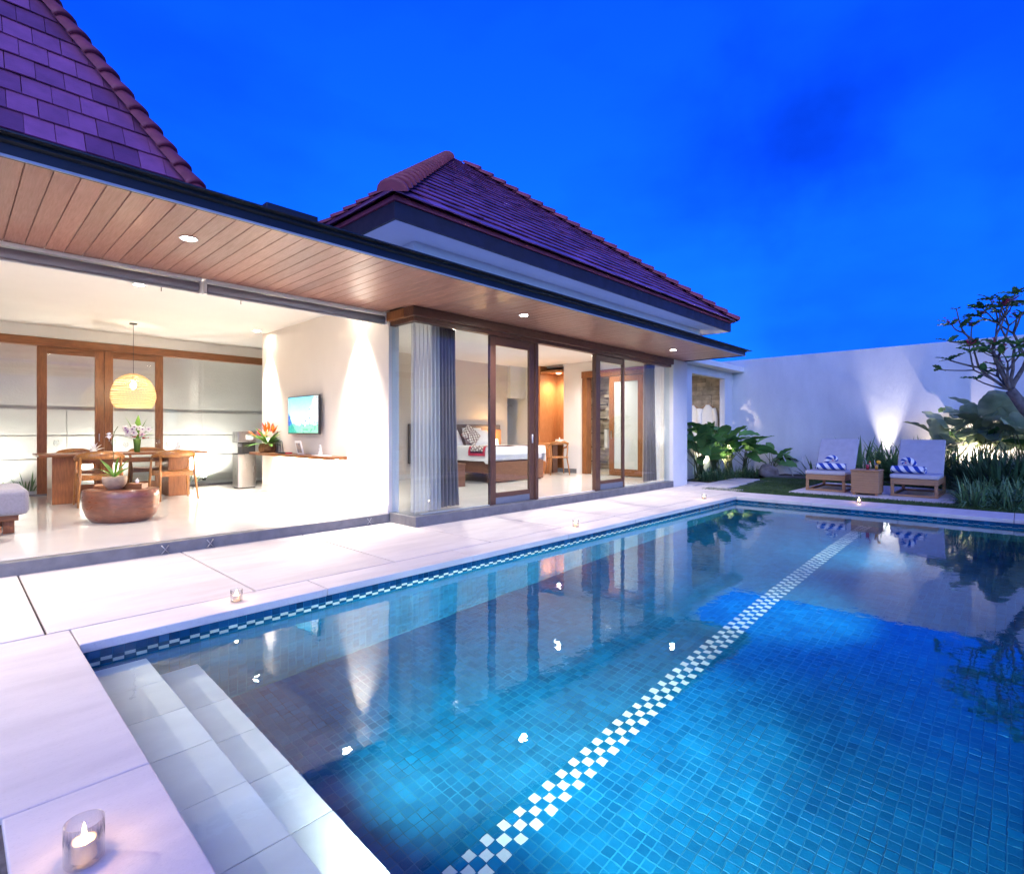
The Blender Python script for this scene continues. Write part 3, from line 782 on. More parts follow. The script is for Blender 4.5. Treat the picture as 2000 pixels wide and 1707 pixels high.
# --- timber lined canopy along both wings
SZ = 2.775
canopy = thing('canopy', 'long flat canopy with timber board soffit and dark metal edge', 'canopy', (-3.2, 4.2, 2.7))
bw = .130; nb = int((11.42 + 3.2) / bw)
bm_ = MB(); bm_.box(-bw / 2 + .003, bw / 2 - .003, -.86, .86, 0, .02)
y_in = 6.12
bmesh_long = None
for i in range(nb):
    x = -3.2 + (i + .5) * bw
    y0 = 4.235; y1 = 6.125 if x < 4.0 else 5.70
    key = 'l' if x < 4.0 else 's'
    if key not in W:
        q = MB(); hl = (y1 - y0) / 2
        q.box(-bw / 2 + .002, bw / 2 - .002, -hl, hl, 0, .018)
        W[key] = q.mesh('soffit_board', M['sofwood'])
    link('soffit_board', W[key], canopy, loc=Vector((x, (y0 + y1) / 2, SZ + random.uniform(0, .0015))) - W[canopy], bevel=.0025, seg=1)
part(MB().box(-3.2, 11.42, 4.24, 6.12, SZ + .021, SZ + .08), 'deck_panel', 'dkteakx', canopy)
fa = MB()
# gutter profile along the front, with a turned lip
prof = [(4.235, SZ - .006), (4.205, SZ - .006), (4.205, SZ + .066), (4.175, SZ + .080), (4.175, SZ + .102), (4.24, SZ + .102)]
fa.prism([(-3.2, y, z) for y, z in prof], [(11.46, y, z) for y, z in prof]); part(fa, 'gutter', 'fascia', canopy)
part(MB().box(-3.2, 11.46, 4.196, 4.2035, SZ - .012, SZ + .004), 'drip_edge', 'fascialine', canopy)
part(MB().box(11.425, 11.46, 4.24, 5.9, SZ - .006, SZ + .10), 'end_fascia', 'fascia', canopy)
part(MB().box(-3.2, 11.62, 4.12, 4.40, SZ + .104, SZ + .115), 'roof_edge', 'fascia', canopy)
part(MB().box(-3.2, 11.60, 4.402, 6.6, SZ + .104, SZ + .115), 'roof_sheet', mat('pale light bounce membrane', (.62, .62, .64), .8), canopy)  # unseen top made pale to bounce sky light onto the upper wall
# roller blinds under the canopy edge of the living room
def blind(x0, x1, label):
    t = thing('roller_blind', label, 'blind', (x0, 6.15, SZ), 0, 'roller blinds over the living room opening')
    part(MB().box(x0, x1, 6.10, 6.20, SZ - .035, SZ - .004), 'headrail', 'whplastic', t, bevel=.004)
    q = MB(); q.tube([(x0 + .02, 6.15, SZ - .092), (x1 - .02, 6.15, SZ - .092)], .048, 14); part(q, 'rolled_cloth', M['greyfab'] if 0 else mat('rolled blind cloth', (.30, .29, .33), .8, var=.05), t)
    q = MB(); q.tube([(x0 + .02, 6.128, SZ - .15), (x1 - .02, 6.128, SZ - .15)], .012, 8); part(q, 'bottom_bar', 'alu', t)
    for x in (x0, x1): part(MB().box(x - .012, x + .012, 6.105, 6.195, SZ - .155, SZ - .036), 'bracket', 'whplastic', t, bevel=.003)
    for x in (x0 + .35, x1 - .35):
        q = MB(); q.tube([(x, 6.128, SZ - .16), (x, 6.128, SZ - .20)], .004, 6); part(q, 'tie_cord', 'dkplastic', t)
blind(-2.6, 1.79, 'rolled up white roller blind left of the middle bracket')
blind(1.83, 4.0, 'rolled up white roller blind ending at the television wall')

# --- bedroom wing
part(MB().box(4.091, 5.3, 10.402, 10.418, -.05, 3.1), 'wall', 'warmwall', living)
BX0, BX1, BY0, BY1, BZ = 4.09, 11.40, 5.6, 10.3, 3.0
part(MB().box(4.03, 10.86, 5.505, 5.72, -.05, .128), 'sill', 'sill', bedhouse, bevel=.006)
part(MB().box(4.03, 4.12, 5.722, 6.098, -.05, .128), 'sill', 'sill', bedhouse, bevel=.006)
part(MB().box(4.125, 11.40, 5.722, 10.3, -.05, FZ), 'floor', 'floor', bedhouse)
part(MB().box(4.09, 4.19, 6.10, 10.40, -.049, 3.099), 'wall', 'plaster', bedhouse)
part(MB().box(4.19, 10.62, 10.3, 10.40, FZ, 3.0), 'back_wall', 'taupe', bedhouse)
part(MB().box(4.20, 11.40, 5.72, 10.40, 3.0, 3.1).box(10.5, 11.40, 10.401, 11.3, 3.0, 3.1), 'ceiling', 'ceil', bedhouse)
part(MB().box(10.87, 11.54, 5.52, 5.74, -.05, SZ - .002), 'pier', 'plaster', bedhouse, bevel=.004)
part(MB().box(10.62, 11.39, 10.18, 10.3, 2.12, 2.999), 'bulkhead', 'plaster', bedhouse)
# wall with the bathroom doorway
part(MB().box(11.40, 11.54, 5.742, 6.50, FZ, 2.999).box(11.40, 11.54, 8.26, 8.95, FZ, 2.999).box(11.40, 11.54, 6.50, 8.26, 2.76, 2.999), 'side_wall', 'plaster', bedhouse)
part(MB().box(10.55, 11.39, 11.2, 11.3, FZ, 3.0).box(10.5, 10.62, 10.402, 11.2, FZ, 3.0).box(11.24, 11.39, 9.70, 11.2, FZ, 2.999), 'closet_wall', 'plaster', bedhouse)
# timber lined desk niche
part(MB().box(11.20, 11.98, 9.62, 9.69, FZ, 2.999), 'niche_back', 'nichewood', bedhouse)
part(MB().box(11.92, 11.98, 8.951, 9.619, FZ, 2.999), 'niche_side', 'nichewood', bedhouse)
part(MB().box(11.24, 11.919, 8.955, 9.619, 2.80, 2.85), 'niche_top', 'nichewood', bedhouse)
part(MB().box(11.401, 12.1, 8.94, 9.8, 3.001, 3.1), 'niche_ceiling', 'ceil', bedhouse)
part(MB().box(11.125, 11.98, 9.0, 9.618, -.05, FZ - .001), 'niche_floor', 'floor', bedhouse) if 0 else part(MB().box(11.401, 11.98, 8.952, 9.7, -.05, FZ), 'niche_floor', 'floor', bedhouse)
part(MB().box(4.191, 10.6, 10.288, 10.299, FZ + .001, FZ + .11), 'skirting', 'floor', bedhouse)
part(MB().box(11.388, 11.399, 8.52, 10.25, FZ + .001, FZ + .11), 'skirting', 'sill', bedhouse)
# beam over the glass front
part(MB().box(3.99, 10.865, 5.50, 5.71, 2.655, SZ - .003), 'beam', 'dkteakx', bedhouse, bevel=.004)
part(MB().box(3.99, 4.14, 5.712, 6.098, 2.655, SZ - .003), 'beam', 'teak', bedhouse, bevel=.004)
part(MB().box(4.04, 10.86, 5.56, 5.66, 2.60, 2.654), 'head_track', 'dkteakx', bedhouse)
part(MB().box(4.05, 4.13, 5.662, 6.098, 2.60, 2.654), 'head_track', 'dkteak', bedhouse)
# fixed panes
part(MB().box(4.075, 4.085, 5.62, 6.095, .129, 2.60), 'pane', 'glass', bedhouse)
part(MB().box(4.075, 5.43, 5.60, 5.61, .129, 2.60), 'pane', 'glass', bedhouse)
part(MB().box(9.06, 10.85, 5.60, 5.61, .129, 2.60), 'pane', 'glass', bedhouse)
part(MB().box(4.068, 4.074, 5.594, 5.60, .129, 2.60), 'glass_joint', 'bluegrey', bedhouse)
framed_leaf(bedhouse, 5.42, 6.40, 5.63, .130, 2.599, .12, .13, .07, 'sliding_door', 'dkteak', 'dkteakx', handle=6.34, kick=.10)
part(MB().box(6.404, 6.47, 5.585, 5.675, .129, 2.599), 'post', 'dkteak', bedhouse, bevel=.003)
part(MB().box(8.06, 8.15, 5.585, 5.675, .129, 2.599), 'post', 'dkteak', bedhouse, bevel=.003)
framed_leaf(bedhouse, 8.155, 9.05, 5.63, .130, 2.599, .07, .11, .06, 'sliding_door', 'dkteak', 'dkteakx', handle=None, kick=.11)
part(MB().box(4.2, 10.86, 5.612, 5.66, .129, .138), 'door_track', 'alu', bedhouse)
# bathroom doorway: timber frame and the frosted leaf slid aside
for df in (MB().box(11.34, 11.56, 8.16, 8.30, FZ, 2.58), MB().box(11.38, 11.56, 6.46, 6.54, FZ, 2.58)): part(df, 'door_jamb', 'teak', bedhouse, bevel=.004)
part(MB().box(11.335, 11.555, 6.42, 8.32, 2.581, 2.75), 'lintel', 'teak', bedhouse, bevel=.004)
lf2 = MB()
lx = 11.31
lf2.box(lx - .02, lx + .02, 6.50, 6.64, FZ + .02, 2.56).box(lx - .02, lx + .02, 7.30, 7.44, FZ + .02, 2.56)
leafd = part(lf2, 'sliding_door', 'teak', bedhouse, bevel=.003)
part(MB().box(lx - .018, lx + .018, 6.64, 7.30, 2.42, 2.559).box(lx - .018, lx + .018, 6.64, 7.30, FZ + .021, FZ + .18), 'rail', 'teak', leafd)
part(MB().box(lx - .006, lx + .006, 6.64, 7.30, FZ + .18, 2.42), 'frosted_pane', 'frost', leafd)
part(MB().box(lx - .045, lx - .021, 7.36, 7.38, 1.02, 1.22), 'handle', 'steel', leafd)

# upper storey band and pyramid roof
part(MB().box(4.05, 12.3, 5.56, 5.70, SZ + .12, 3.599).box(4.05, 4.20, 5.702, 14.0, 3.11, 3.599).box(4.201, 12.3, 5.702, 14.0, 3.11, 3.3), 'parapet', 'plaster', bedhouse)
RX0, RX1, RY0, RZ, RTAN = 3.44, 13.05, 5.10, 3.85, .805
part(MB().box(RX0 + .06, RX1 - .06, RY0 + .06, RY0 + (RX1 - RX0) - .06, 3.60, 3.655), 'roof_soffit', 'plaster', bedhouse)
fb = MB(); q = RX1 - RX0
fb.box(RX0 + .02, RX1 - .02, RY0 + .02, RY0 + .057, 3.60, 3.79); fb.box(RX0 + .02, RX0 + .057, RY0 + .057, RY0 + q - .02, 3.60, 3.79)
fb.box(RX1 - .057, RX1 - .02, RY0 + .057, RY0 + q - .02, 3.60, 3.79)
part(fb, 'roof_fascia', mat('dark brown fascia board', (.035, .026, .030), .5, var=.1), bedhouse)
hip_roof(bedhouse, RX0, RX1, RY0, RZ, RTAN, .30, .27, 300, (0, 1, 2, 3), 'bedroom', (0, 1, 2, 3))

# --- bathroom wing beyond
bath = thing('bathroom_wing', 'low white bathroom wing with open window beside the garden wall', 'house', (11.6, 6.35, 0))
part(MB().box(11.56, 13.55, 6.35, 6.50, -.05, 2.95).box(15.70, 16.29, 6.35, 6.50, -.05, 2.95).box(13.55, 15.70, 6.35, 6.50, 2.75, 2.95).box(13.55, 15.70, 6.35, 6.50, -.05, 1.0), 'wall', 'garden_wall', bath)
part(MB().box(11.56, 16.29, 6.52, 10.5, -.05, FZ - .002), 'floor', mat('bathroom floor tile', (.30, .26, .22), .3, var=.1), bath)
part(MB().box(11.5, 16.28, 6.0, 10.5, 2.955, 3.10), 'roof_slab', 'plaster', bath, bevel=.006)
part(MB().box(13.56, 15.69, 6.34, 6.51, 1.0, 1.03), 'window_sill', 'plaster', bath)
# cream stone cladding, stone by stone
def cladding(root, kind, a0, a1, z0, z1, fixed, wid=.34, hei=.17):
    z = z0
    cnt = 0; q = MB()
    while z < z1 - .04:
        h = min(hei * random.uniform(.6, 1.15), z1 - z); a = a0
        while a < a1 - .04:
            w_ = min(wid * random.uniform(.5, 1.3), a1 - a); d = random.uniform(.012, .05)
            if kind == 'y': q.box(a + .006, a + w_ - .006, fixed - d, fixed - .001, z + .006, z + h - .006)
            else: q.box(fixed - d, fixed - .001, a + .006, a + w_ - .006, z + .006, z + h - .006)
            a += w_
        z += h
    tag(q.build('stone_cladding', M['stoneclad'], root), kind='stuff')
sw_ = part(MB().box(16.2, 16.298, 6.502, 10.5, FZ, 2.95), 'clad_wall', 'stoneclad', bath)
cladding(sw_, 'x', 6.51, 9.0, .6, 2.95, 16.2)
cw2 = part(MB().box(13.5, 13.6, 8.43, 10.5, FZ, 2.95), 'clad_wall', 'stoneclad', bath)
cladding(cw2, 'x', 8.43, 10.5, FZ, 2.95, 13.5, .4, .16)
for k in range(6):
    part(MB().box(13.38, 13.42, 8.9, 10.45, .30 + k * .42, .325 + k * .42), 'shelf_line', 'black', bath)
part(MB().box(11.6, 16.29, 10.502, 10.6, -.05, 2.95), 'wall', 'plaster', bath)

# --- garden walls
gw = MB(); gw.box(16.3, 16.5, -14, 10.7, -.06, 3.33)
w_ = tag(gw.build('garden_wall', M['garden_wall'], bevel=.01), 'tall white rendered garden wall behind the sun loungers', 'wall')
rw = thing('rear_wall', 'pale grooved courtyard wall behind the dining room glass', 'wall', (-6, 13.6, 0))
part(MB().box(-6, 8, 13.615, 13.9, -.06, 3.7), 'core', 'courtyard', rw)
zz_ = [0.0, .24, .68, 1.13, 1.64]
for a, c in zip(zz_[:-1], zz_[1:]):
    for x0, x1 in ((-6, -2.2), (-2.2, 1.6), (1.6, 4.0), (4.0, 8)):
        part(MB().box(x0 + .004, x1 - .004, 13.60, 13.614, a + .012, c - .012), 'panel', 'courtyard', rw, bevel=.006)
part(MB().box(-6, 8, 13.0, 13.04, -.05, .12), 'planter_kerb', 'plaster', rw)

# ================================================================== LAMPS
def downlight(loc, label, power, group, cone=125, col=NEUT, aim=(0, 0, -1), rad=.055, blend=.9):
    t = thing('downlight', label, 'downlight', loc, 0, group)
    m = MB(); m.lathe([(rad + .004, 0), (rad + .016, -.003), (rad + .014, -.008), (rad, -.006), (rad, 0)], 20); m.build('trim_ring', M['whplastic'], t, loc=(0, 0, 0))
    m = MB(); m.lathe([(0, -.004), (rad * .7, -.004), (rad, -.002)], 18); m.v = [(x, y, z) for x, y, z in m.v]; m.build('lens', M['lens'], t, loc=(0, 0, 0))
    l_ = lamp('downlight_beam', 'SPOT', Vector(loc) - Vector((0, 0, .02)), power, t, col, cone, blend, .04, aim)
    if group == 'downlights in the timber soffit' or loc[0] < 3.0: l_.data.cycles.is_caustics_light = True
g1 = 'downlights in the timber soffit'
downlight((1.35, 4.93, SZ - .001), 'lit downlight in soffit over the living room step', 7, g1, 150)
downlight((5.37, 4.90, SZ - .001), 'lit downlight in soffit over the bedroom corner glass', 15, g1, 150)
downlight((9.64, 4.90, SZ - .001), 'lit downlight in soffit near the far canopy end', 16, g1, 150)
downlight((-2.20, 4.93, SZ - .001), 'added unseen downlight in soffit at the near canopy end', 70, g1, 150)  # added out of view to brighten the near deck
g2 = 'ceiling downlights indoors'
downlight((1.61, 7.85, 2.999), 'ceiling downlight above the round coffee table', 17, g2, 150)
downlight((-1.1, 7.40, 2.999), 'ceiling downlight over the sofa side of the living room', 17, g2, 150)
downlight((3.80, 6.78, 2.999), 'wall washing downlight close to the canopy end of television wall', 80, g2, 60, blend=.8)
downlight((3.80, 9.92, 2.999), 'wall washing downlight above the water dispenser end of television wall', 62, g2, 60, blend=.8)
downlight((6.0, 7.25, 2.999), 'bedroom ceiling downlight above the grey curtain', 26, g2, 150)
downlight((8.6, 6.9, 2.999), 'bedroom ceiling downlight above the foot of the bed', 26, g2, 150)
downlight((10.6, 7.4, 2.999), 'bedroom ceiling downlight near the bathroom door', 26, g2, 150)
downlight((4.5, 5.86, 2.96), 'small downlight above the sheer curtain at the glass corner', 26, g2, 130)
downlight((13.0, 8.1, 2.954), 'bathroom ceiling downlight by the stone wall', 20, g2, 150)
downlight((14.6, 7.5, 2.954), 'bathroom ceiling downlight above the hanging robes', 9, g2, 150)

def spike_light(loc, aim, label, power, cone, col=NEUT, blend=.5):
    t = thing('spike_light', label, 'garden light', loc, 0, 'garden uplights')
    q = MB(); q.tube([(0, 0, -.05), (0, 0, .10)], .012, 8); q.build('spike', M['black'], t, loc=(0, 0, 0))
    a = Vector(aim).normalized(); c = Vector((0, 0, .13))
    q = MB(); q.tube([c - a * .06, c + a * .05], [.03, .045], 14); q.build('housing', M['black'], t, loc=(0, 0, 0))
    q = MB(); q.tube([c + a * .051, c + a * .055], .038, 14); q.build('lens', M['lens'], t, loc=(0, 0, 0))
    lamp('spike_light_beam', 'SPOT', Vector(loc) + c + a * .07, power, t, col, cone, blend, .02, aim)
spike_light((16.10, 2.50, 0), (.06, 0, 1), 'garden uplight hidden in shrubs between the two loungers', 44, 36, blend=.85)
spike_light((14.3, 6.05, 0), (.05, .05, 1), 'garden uplight under the broad leaf plants by the bathroom window', 15, 130, col=WARM)
spike_light((15.85, .75, 0), (.05, 0, 1), 'garden uplight under the broad leaf plants at the right', 18, 130, col=WARM)
spike_light((3.95, 13.30, 0), (0, .22, 1), 'courtyard uplight at the wall behind the water dispenser', 26, 168, col=NEUT, blend=1)
spike_light((2.05, 13.30, 0), (0, .22, 1), 'added courtyard uplight at the wall behind the dining doors', 16, 168, col=NEUT, blend=1)  # extra uplight added to light the courtyard wall evenly
spike_light((.4, 13.30, 0), (0, .22, 1), 'courtyard uplight at the wall left of the dining doors', 16, 168, col=NEUT, blend=1)

# ================================================================== LIVING ROOM
# dining table
DT = thing('dining_table', 'long teak dining table on two slab legs', 'table', (2.0, 10.75, FZ))
part(MB().box(.90, 3.12, 10.30, 11.20, FZ + .715, FZ + .75), 'tabletop', 'teakx', DT, bevel=.006)
for x in (1.22, 2.72): part(MB().box(x - .16, x + .16, 10.45, 11.05, FZ + .001, FZ + .714), 'leg', 'teak', DT, bevel=.006)
part(MB().box(1.381, 2.559, 10.72, 10.78, FZ + .58, FZ + .66), 'stretcher', 'teakx', DT)
def make_chair(label, loc, rz):
    """round-back armchair; faces +Y"""
    t = thing('dining_chair', label, 'chair', loc, rz, 'teak armchairs at the dining table')
    q = MB()   # curved back and arm rail
    pts = []; rad = []
    for i in range(15):
        a = R(180 + i * 180 / 14); pts.append((.29 * math.cos(a), -.02 + .25 * math.sin(a) * 1.0, .70 + .045 * math.sin(R(i * 180 / 14)))); rad.append(.017 + .024 * math.sin(R(i * 180 / 14)))
    pts = [(-.275, .12, .665)] + pts + [(.275, .12, .665)]; rad = [.014] + rad + [.014]
    q.tube(pts, rad, 10, flat=1.55); q.build('backrest', M['chairwood'], t, loc=(0, 0, 0))
    q = MB()
    q.surf(lambda u, v: ((u - .5) * .50 * (1 - .12 * (1 - v)), -.22 + v * .46, .445 + .02 * (abs(u - .5) * 2) ** 2), 8, 8)
    q.surf(lambda u, v: ((u - .5) * .50 * (1 - .12 * (1 - v)), -.22 + v * .46, .412), 8, 8)
    for v0 in (0, 1):
        q.surf(lambda u, w: ((u - .5) * .50 * (1 - .12 * (1 - v0)), -.22 + v0 * .46, .412 + w * (.033 + .02 * (abs(u - .5) * 2) ** 2)), 8, 1)
    for u0 in (0, 1):
        q.surf(lambda v, w: ((u0 - .5) * .50 * (1 - .12 * (1 - v)), -.22 + v * .46, .412 + w * .053), 8, 1)
    q.build('seat', M['chairwood'], t, loc=(0, 0, 0))
    for sx in (-1, 1):
        q = MB(); q.tube([(sx * .29, .22, 0), (sx * .265, .19, .42), (sx * .272, .12, .665)], [.013, .021, .013], 8); q.build('leg', M['chairwood'], t, loc=(0, 0, 0))
        q = MB(); q.tube([(sx * .27, -.30, 0), (sx * .245, -.22, .42), (sx * .235, -.205, .715)], [.013, .021, .014], 8); q.build('leg', M['chairwood'], t, loc=(0, 0, 0))
    q = MB(); q.box(-.25, .25, .185, .21, .38, .41).box(-.225, .225, -.23, -.205, .38, .41); q.build('apron', M['chairwood'], t, loc=(0, 0, 0))
    return t
make_chair('teak armchair in front of the table behind the orchid bowl', (1.56, 10.02, FZ), R(-4))
make_chair('teak armchair in front of the table at its right end', (2.52, 10.02, FZ), R(3))
make_chair('teak armchair across the table at its left end', (1.50, 11.42, FZ), R(180))
make_chair('teak armchair across the table behind the flower vase', (2.48, 11.42, FZ), R(176))
# things on the table
TZ = FZ + .751
def wine_glass(loc, label, h=.20, r=.036):
    q = MB(); q.lathe([(.033, 0), (.030, .004), (.005, .008), (.004, h * .48), (.012, h * .53), (r, h * .70), (r * .95, h * .85), (r * .78, h), (r * .74, h), (r * .9, h * .85), (r * .94, h * .71), (.008, h * .56), (0, h * .55)], 16)
    o = q.build('wine_glass', M['clear'], None, loc=loc); tag(o, label, 'glass', 'wine glasses on the dining table')
gl = [((1.12, 10.55), 'wine glass nearest the left end of the dining table', .21), ((1.30, 10.50), 'smaller wine glass at the left end of the dining table', .16),
      ((1.83, 10.62), 'wine glass standing just left of the flower vase', .21), ((1.98, 10.52), 'smaller wine glass in front of the flower vase', .16),
      ((2.45, 10.66), 'wine glass standing just right of the flower vase', .21), ((2.58, 10.55), 'smaller wine glass between vase and white napkin', .16),
      ((3.02, 10.56), 'wine glass at the right end of the dining table', .21), ((2.92, 10.98), 'wine glass at the far right corner of the dining table', .19)]
for (xy, lb, h) in gl: wine_glass((*xy, TZ), lb, h)
def napkin(loc, label):
    q = MB()
    for k in range(7):
        a = R(-75 + 25 * k); q.leaf((0, 0, .0), (math.sin(a) * .8, .1, math.cos(a) * .9 + .2), .16, .055, .3, seg=4, fold=.5)
    q.lathe([(.05, 0), (.045, .02), (.02, .05)], 10)
    tag(q.build('napkin', M['linen'], None, loc=loc), label, 'napkin', 'folded white napkins')
napkin((1.56, 10.50, TZ + .02), 'white folded napkin on the plate behind the left chair'); napkin((2.70, 10.50, TZ + .02), 'white folded napkin on the plate behind the right chair')
for x, lb in ((1.56, 'white plate under the left napkin'), (2.70, 'white plate under the right napkin')):
    q = MB(); q.lathe([(.07, 0), (.13, .014), (.135, .018), (.12, .014), (0, .012)], 24); tag(q.build('plate', M['whplastic'], None, loc=(x, 10.50, TZ)), lb + ' on the dining table', 'plate', 'plates on the dining table')
fv = thing('flower_vase', 'green vase with white purple orchids and red anthurium on dining table', 'flowers', (2.16, 10.66, TZ))
q = MB(); q.lathe([(.035, 0), (.040, .01), (.055, .22), (.05, .22), (.04, .02)], 16); q.build('vase', M['brightgreen'], fv, loc=(0, 0, 0))
q = MB()
for a, l, w_ in ((-20, .42, .08), (5, .44, .10), (18, .40, .06), (60, .30, .05), (-70, .28, .05), (80, .34, .04), (40, .34, .06), (-45, .3, .05)):
    q.leaf((0, 0, .2), (math.sin(R(a)), random.uniform(-.3, .3), math.cos(R(a))), l, w_, .25)
q.build('leaves', M['brightgreen'], fv, loc=(0, 0, 0))
for k in range(13):
    c = Vector((random.uniform(-.20, .14), -.10 + random.uniform(-.06, .04), .36 + random.uniform(-.06, .06)))
    q = MB()
    for j in range(5):
        a = R(72 * j + random.uniform(-15, 15)); q.leaf(c, (math.cos(a), -.35, math.sin(a)), .055, .05, .05, 0, 3, side=(math.sin(a), 0, -math.cos(a)))
    q.lathe([(0, -.012), (.016, 0), (0, .012)], 8, (c.x, c.y - .02, c.z), m=1)
    q.build('orchid_bloom', [M['white'], M['purple']], fv, loc=(0, 0, 0))
for dx, dz in ((-.06, .24), (.03, .26), (.07, .22)):
    q = MB(); q.leaf((dx, -.08, dz), (.3 * dx / .07, -.5, .2), .11, .10, .6, 0, 4, shape=.6); q.build('red_bloom', M['crimson'], fv, loc=(0, 0, 0))
# pendant lamp
PL = thing('pendant_lamp', 'woven rattan globe pendant lamp hanging over the dining table', 'lamp', (2.12, 10.72, 3.0))
q = MB(); q.lathe([(0, 0), (.055, 0), (.055, -.02), (0, -.022)], 18); q.build('ceiling_rose', M['black'], PL, loc=(0, 0, -.001))
q = MB(); q.tube([(0, 0, -.02), (0, 0, -.98)], .004, 6); q.build('cord', M['black'], PL, loc=(0, 0, 0))
q = MB(); q.lathe([(.02, -.84), (.022, -.93), (.016, -.95)], 10); q.build('socket', M['black'], PL, loc=(0, 0, 0))
q = MB(); q.lathe([(0, -1.10), (.035, -1.07), (.045, -1.03), (.02, -.96), (0, -.95)], 12); q.build('bulb', M['bulb'], PL, loc=(0, 0, 0))
# shade of real woven strips: rings and slanting canes
sh = [(.06, -.85), (.15, -.88), (.23, -.95), (.285, -1.05), (.315, -1.16), (.315, -1.25), (.29, -1.34), (.25, -1.40)]
def srad(t):
    t = max(0, min(.9999, t)) * (len(sh) - 1); i = int(t); f = t - i
    return sh[i][0] * (1 - f) + sh[i + 1][0] * f, sh[i][1] * (1 - f) + sh[i + 1][1] * f
q = MB()
for k in range(19):
    r, z = srad(k / 18); q.tube([(r * math.cos(R(a)), r * math.sin(R(a)), z) for a in range(0, 361, 12)], .0075 if k % 4 else .010, 5, cap=False)
for k in range(44):
    for sg in (1, -1):
        q.tube([(srad(t / 10)[0] * math.cos(R(k * 8.18 + sg * t * 2.4)), srad(t / 10)[0] * math.sin(R(k * 8.18 + sg * t * 2.4)), srad(t / 10)[1]) for t in range(11)], .0035, 3, cap=False)
q.build('shade', M['lampshade'], PL, loc=(0, 0, 0))
lamp('pendant_light', 'POINT', (2.12, 10.72, 1.97), 26, PL, (1, .80, .55), radius=.05)
# coffee table carved from one trunk
CT = thing('coffee_table', 'carved oval wooden coffee table shaped like a bowl', 'coffee table', (1.46, 8.0, FZ), R(-38))
q = MB(); q.lathe([(.30, .0), (.335, .015), (.39, .08), (.425, .18), (.435, .30), (.428, .395), (.418, .403), (.40, .403), (0, .403)], 40, sx=1.08, sy=.78)
q.v = [(x * .88, y * .88, z * .97) for x, y, z in q.v]; q.build('body', M['ctable'], CT, loc=(0, 0, 0))
q = MB(); q.lathe([(.24, -.001), (.24, .004)], 30, sx=1.05, sy=.8); q.build('foot', M['black'], CT, loc=(0, 0, 0))
tz = FZ + .392
po = thing('potted_orchid', 'single stem orchid in a round stone bowl on the coffee table', 'potted plant', (1.39, 7.98, tz))
q = MB(); q.lathe([(.055, 0), (.075, .008), (.080, .02), (.09, .025), (.115, .06), (.128, .11), (.125, .155), (.112, .155), (.10, .13), (0, .13)], 24); q.build('bowl', M['pot'], po, loc=(0, 0, 0))
q = MB()
for a, el, l, w_ in ((150, 48, .34, .055), (20, 60, .30, .05), (80, 75, .26, .05), (-30, 35, .30, .05), (200, 20, .2, .05), (170, 35, .25, .045)):
    d = Vector((RT * math.cos(R(a)) + FW * math.sin(R(a)) * .5)) * math.cos(R(el)) + Vector((0, 0, math.sin(R(el)))); q.leaf((0, 0, .14), d, l, w_, .55, seg=6)
q.build('leaves', M['brightgreen'], po, loc=(0, 0, 0))
q = MB(); s_ = [Vector((0, 0, .14)) + RT * x + Vector((0, 0, z)) for x, z in ((0, 0), (.0, .15), (-.02, .32), (-.03, .45), (.0, .56), (.04, .62), (-.08, .56))]
q.tube(s_[:6], .004, 6); q.tube([s_[4], s_[4] + RT * -.07 + Vector((0, 0, -.05))], .003, 5); q.build('stalk', M['stem'], po, loc=(0, 0, 0))
q = MB(); c = s_[4] + RT * -.07 + Vector((0, 0, -.05))
for j in range(5): q.leaf(c, Vector((RT * math.cos(R(72 * j)) + Vector((0, 0, math.sin(R(72 * j)))) - FW * .3)), .045, .045, .05, seg=3)
q.build('orchid_bloom', M['white'], po, loc=(0, 0, 0))
bx = thing('wooden_box', 'small wooden tissue box on the coffee table', 'box', (1.60, 7.93, tz), R(-46))
q = MB(); q.box(-.105, .105, -.06, .06, 0, .062); q.build('case', M['teakx'], bx, loc=(0, 0, 0), bevel=.004)
q = MB(); q.leaf((0, 0, .06), (.2, 0, 1), .07, .05, .2, seg=3).leaf((.01, .01, .06), (-.3, .1, 1), .06, .05, .2, seg=3); q.build('tissue', M['linen'], bx, loc=(0, 0, 0))
tr = thing('wooden_tray', 'flat wooden tray behind the stone bowl on coffee table', 'tray', (1.42, 8.22, tz), R(-46))
q = MB(); q.box(-.20, .20, -.07, .07, 0, .02).box(-.20, -.185, -.07, .07, .02, .045).box(.185, .20, -.07, .07, .02, .045); q.build('base', M['teakx'], tr, loc=(0, 0, 0), bevel=.003)
# sofa at the left edge
so = thing('sofa', 'grey fabric daybed sofa on wooden feet at the left', 'sofa', (-.3, 8.2, FZ))
part(MB().box(-1.35, .60, 7.72, 8.72, FZ + .20, FZ + .48), 'seat_cushion', 'greyfab', so, bevel=.06, seg=4)
part(MB().box(-1.33, .52, 7.80, 8.66, FZ + .14, FZ + .199), 'base_frame', 'teakx', so, bevel=.006)
for x in (-1.25, .40):
    for y in (7.86, 8.5): part(MB().box(x, x + .09, y, y + .09, FZ + .001, FZ + .139), 'leg', 'teak', so, bevel=.004)
part(MB().box(-1.5, -1.352, 7.72, 8.72, FZ + .20, FZ + .80), 'back_cushion', 'greyfab', so, bevel=.045, seg=4)
st = thing('wooden_stool', 'low rounded wooden stool by the living room step', 'stool', (.17, 7.35, FZ))
q = MB(); q.lathe([(.12, 0), (.17, .03), (.20, .10), (.18, .17), (.15, .2), (0, .2)], 24); q.build('seat', M['ctable'], st, loc=(0, 0, 0))
q = MB(); q.lathe([(.10, -.002), (.10, .002)], 20); q.build('base', M['black'], st, loc=(0, 0, 0))
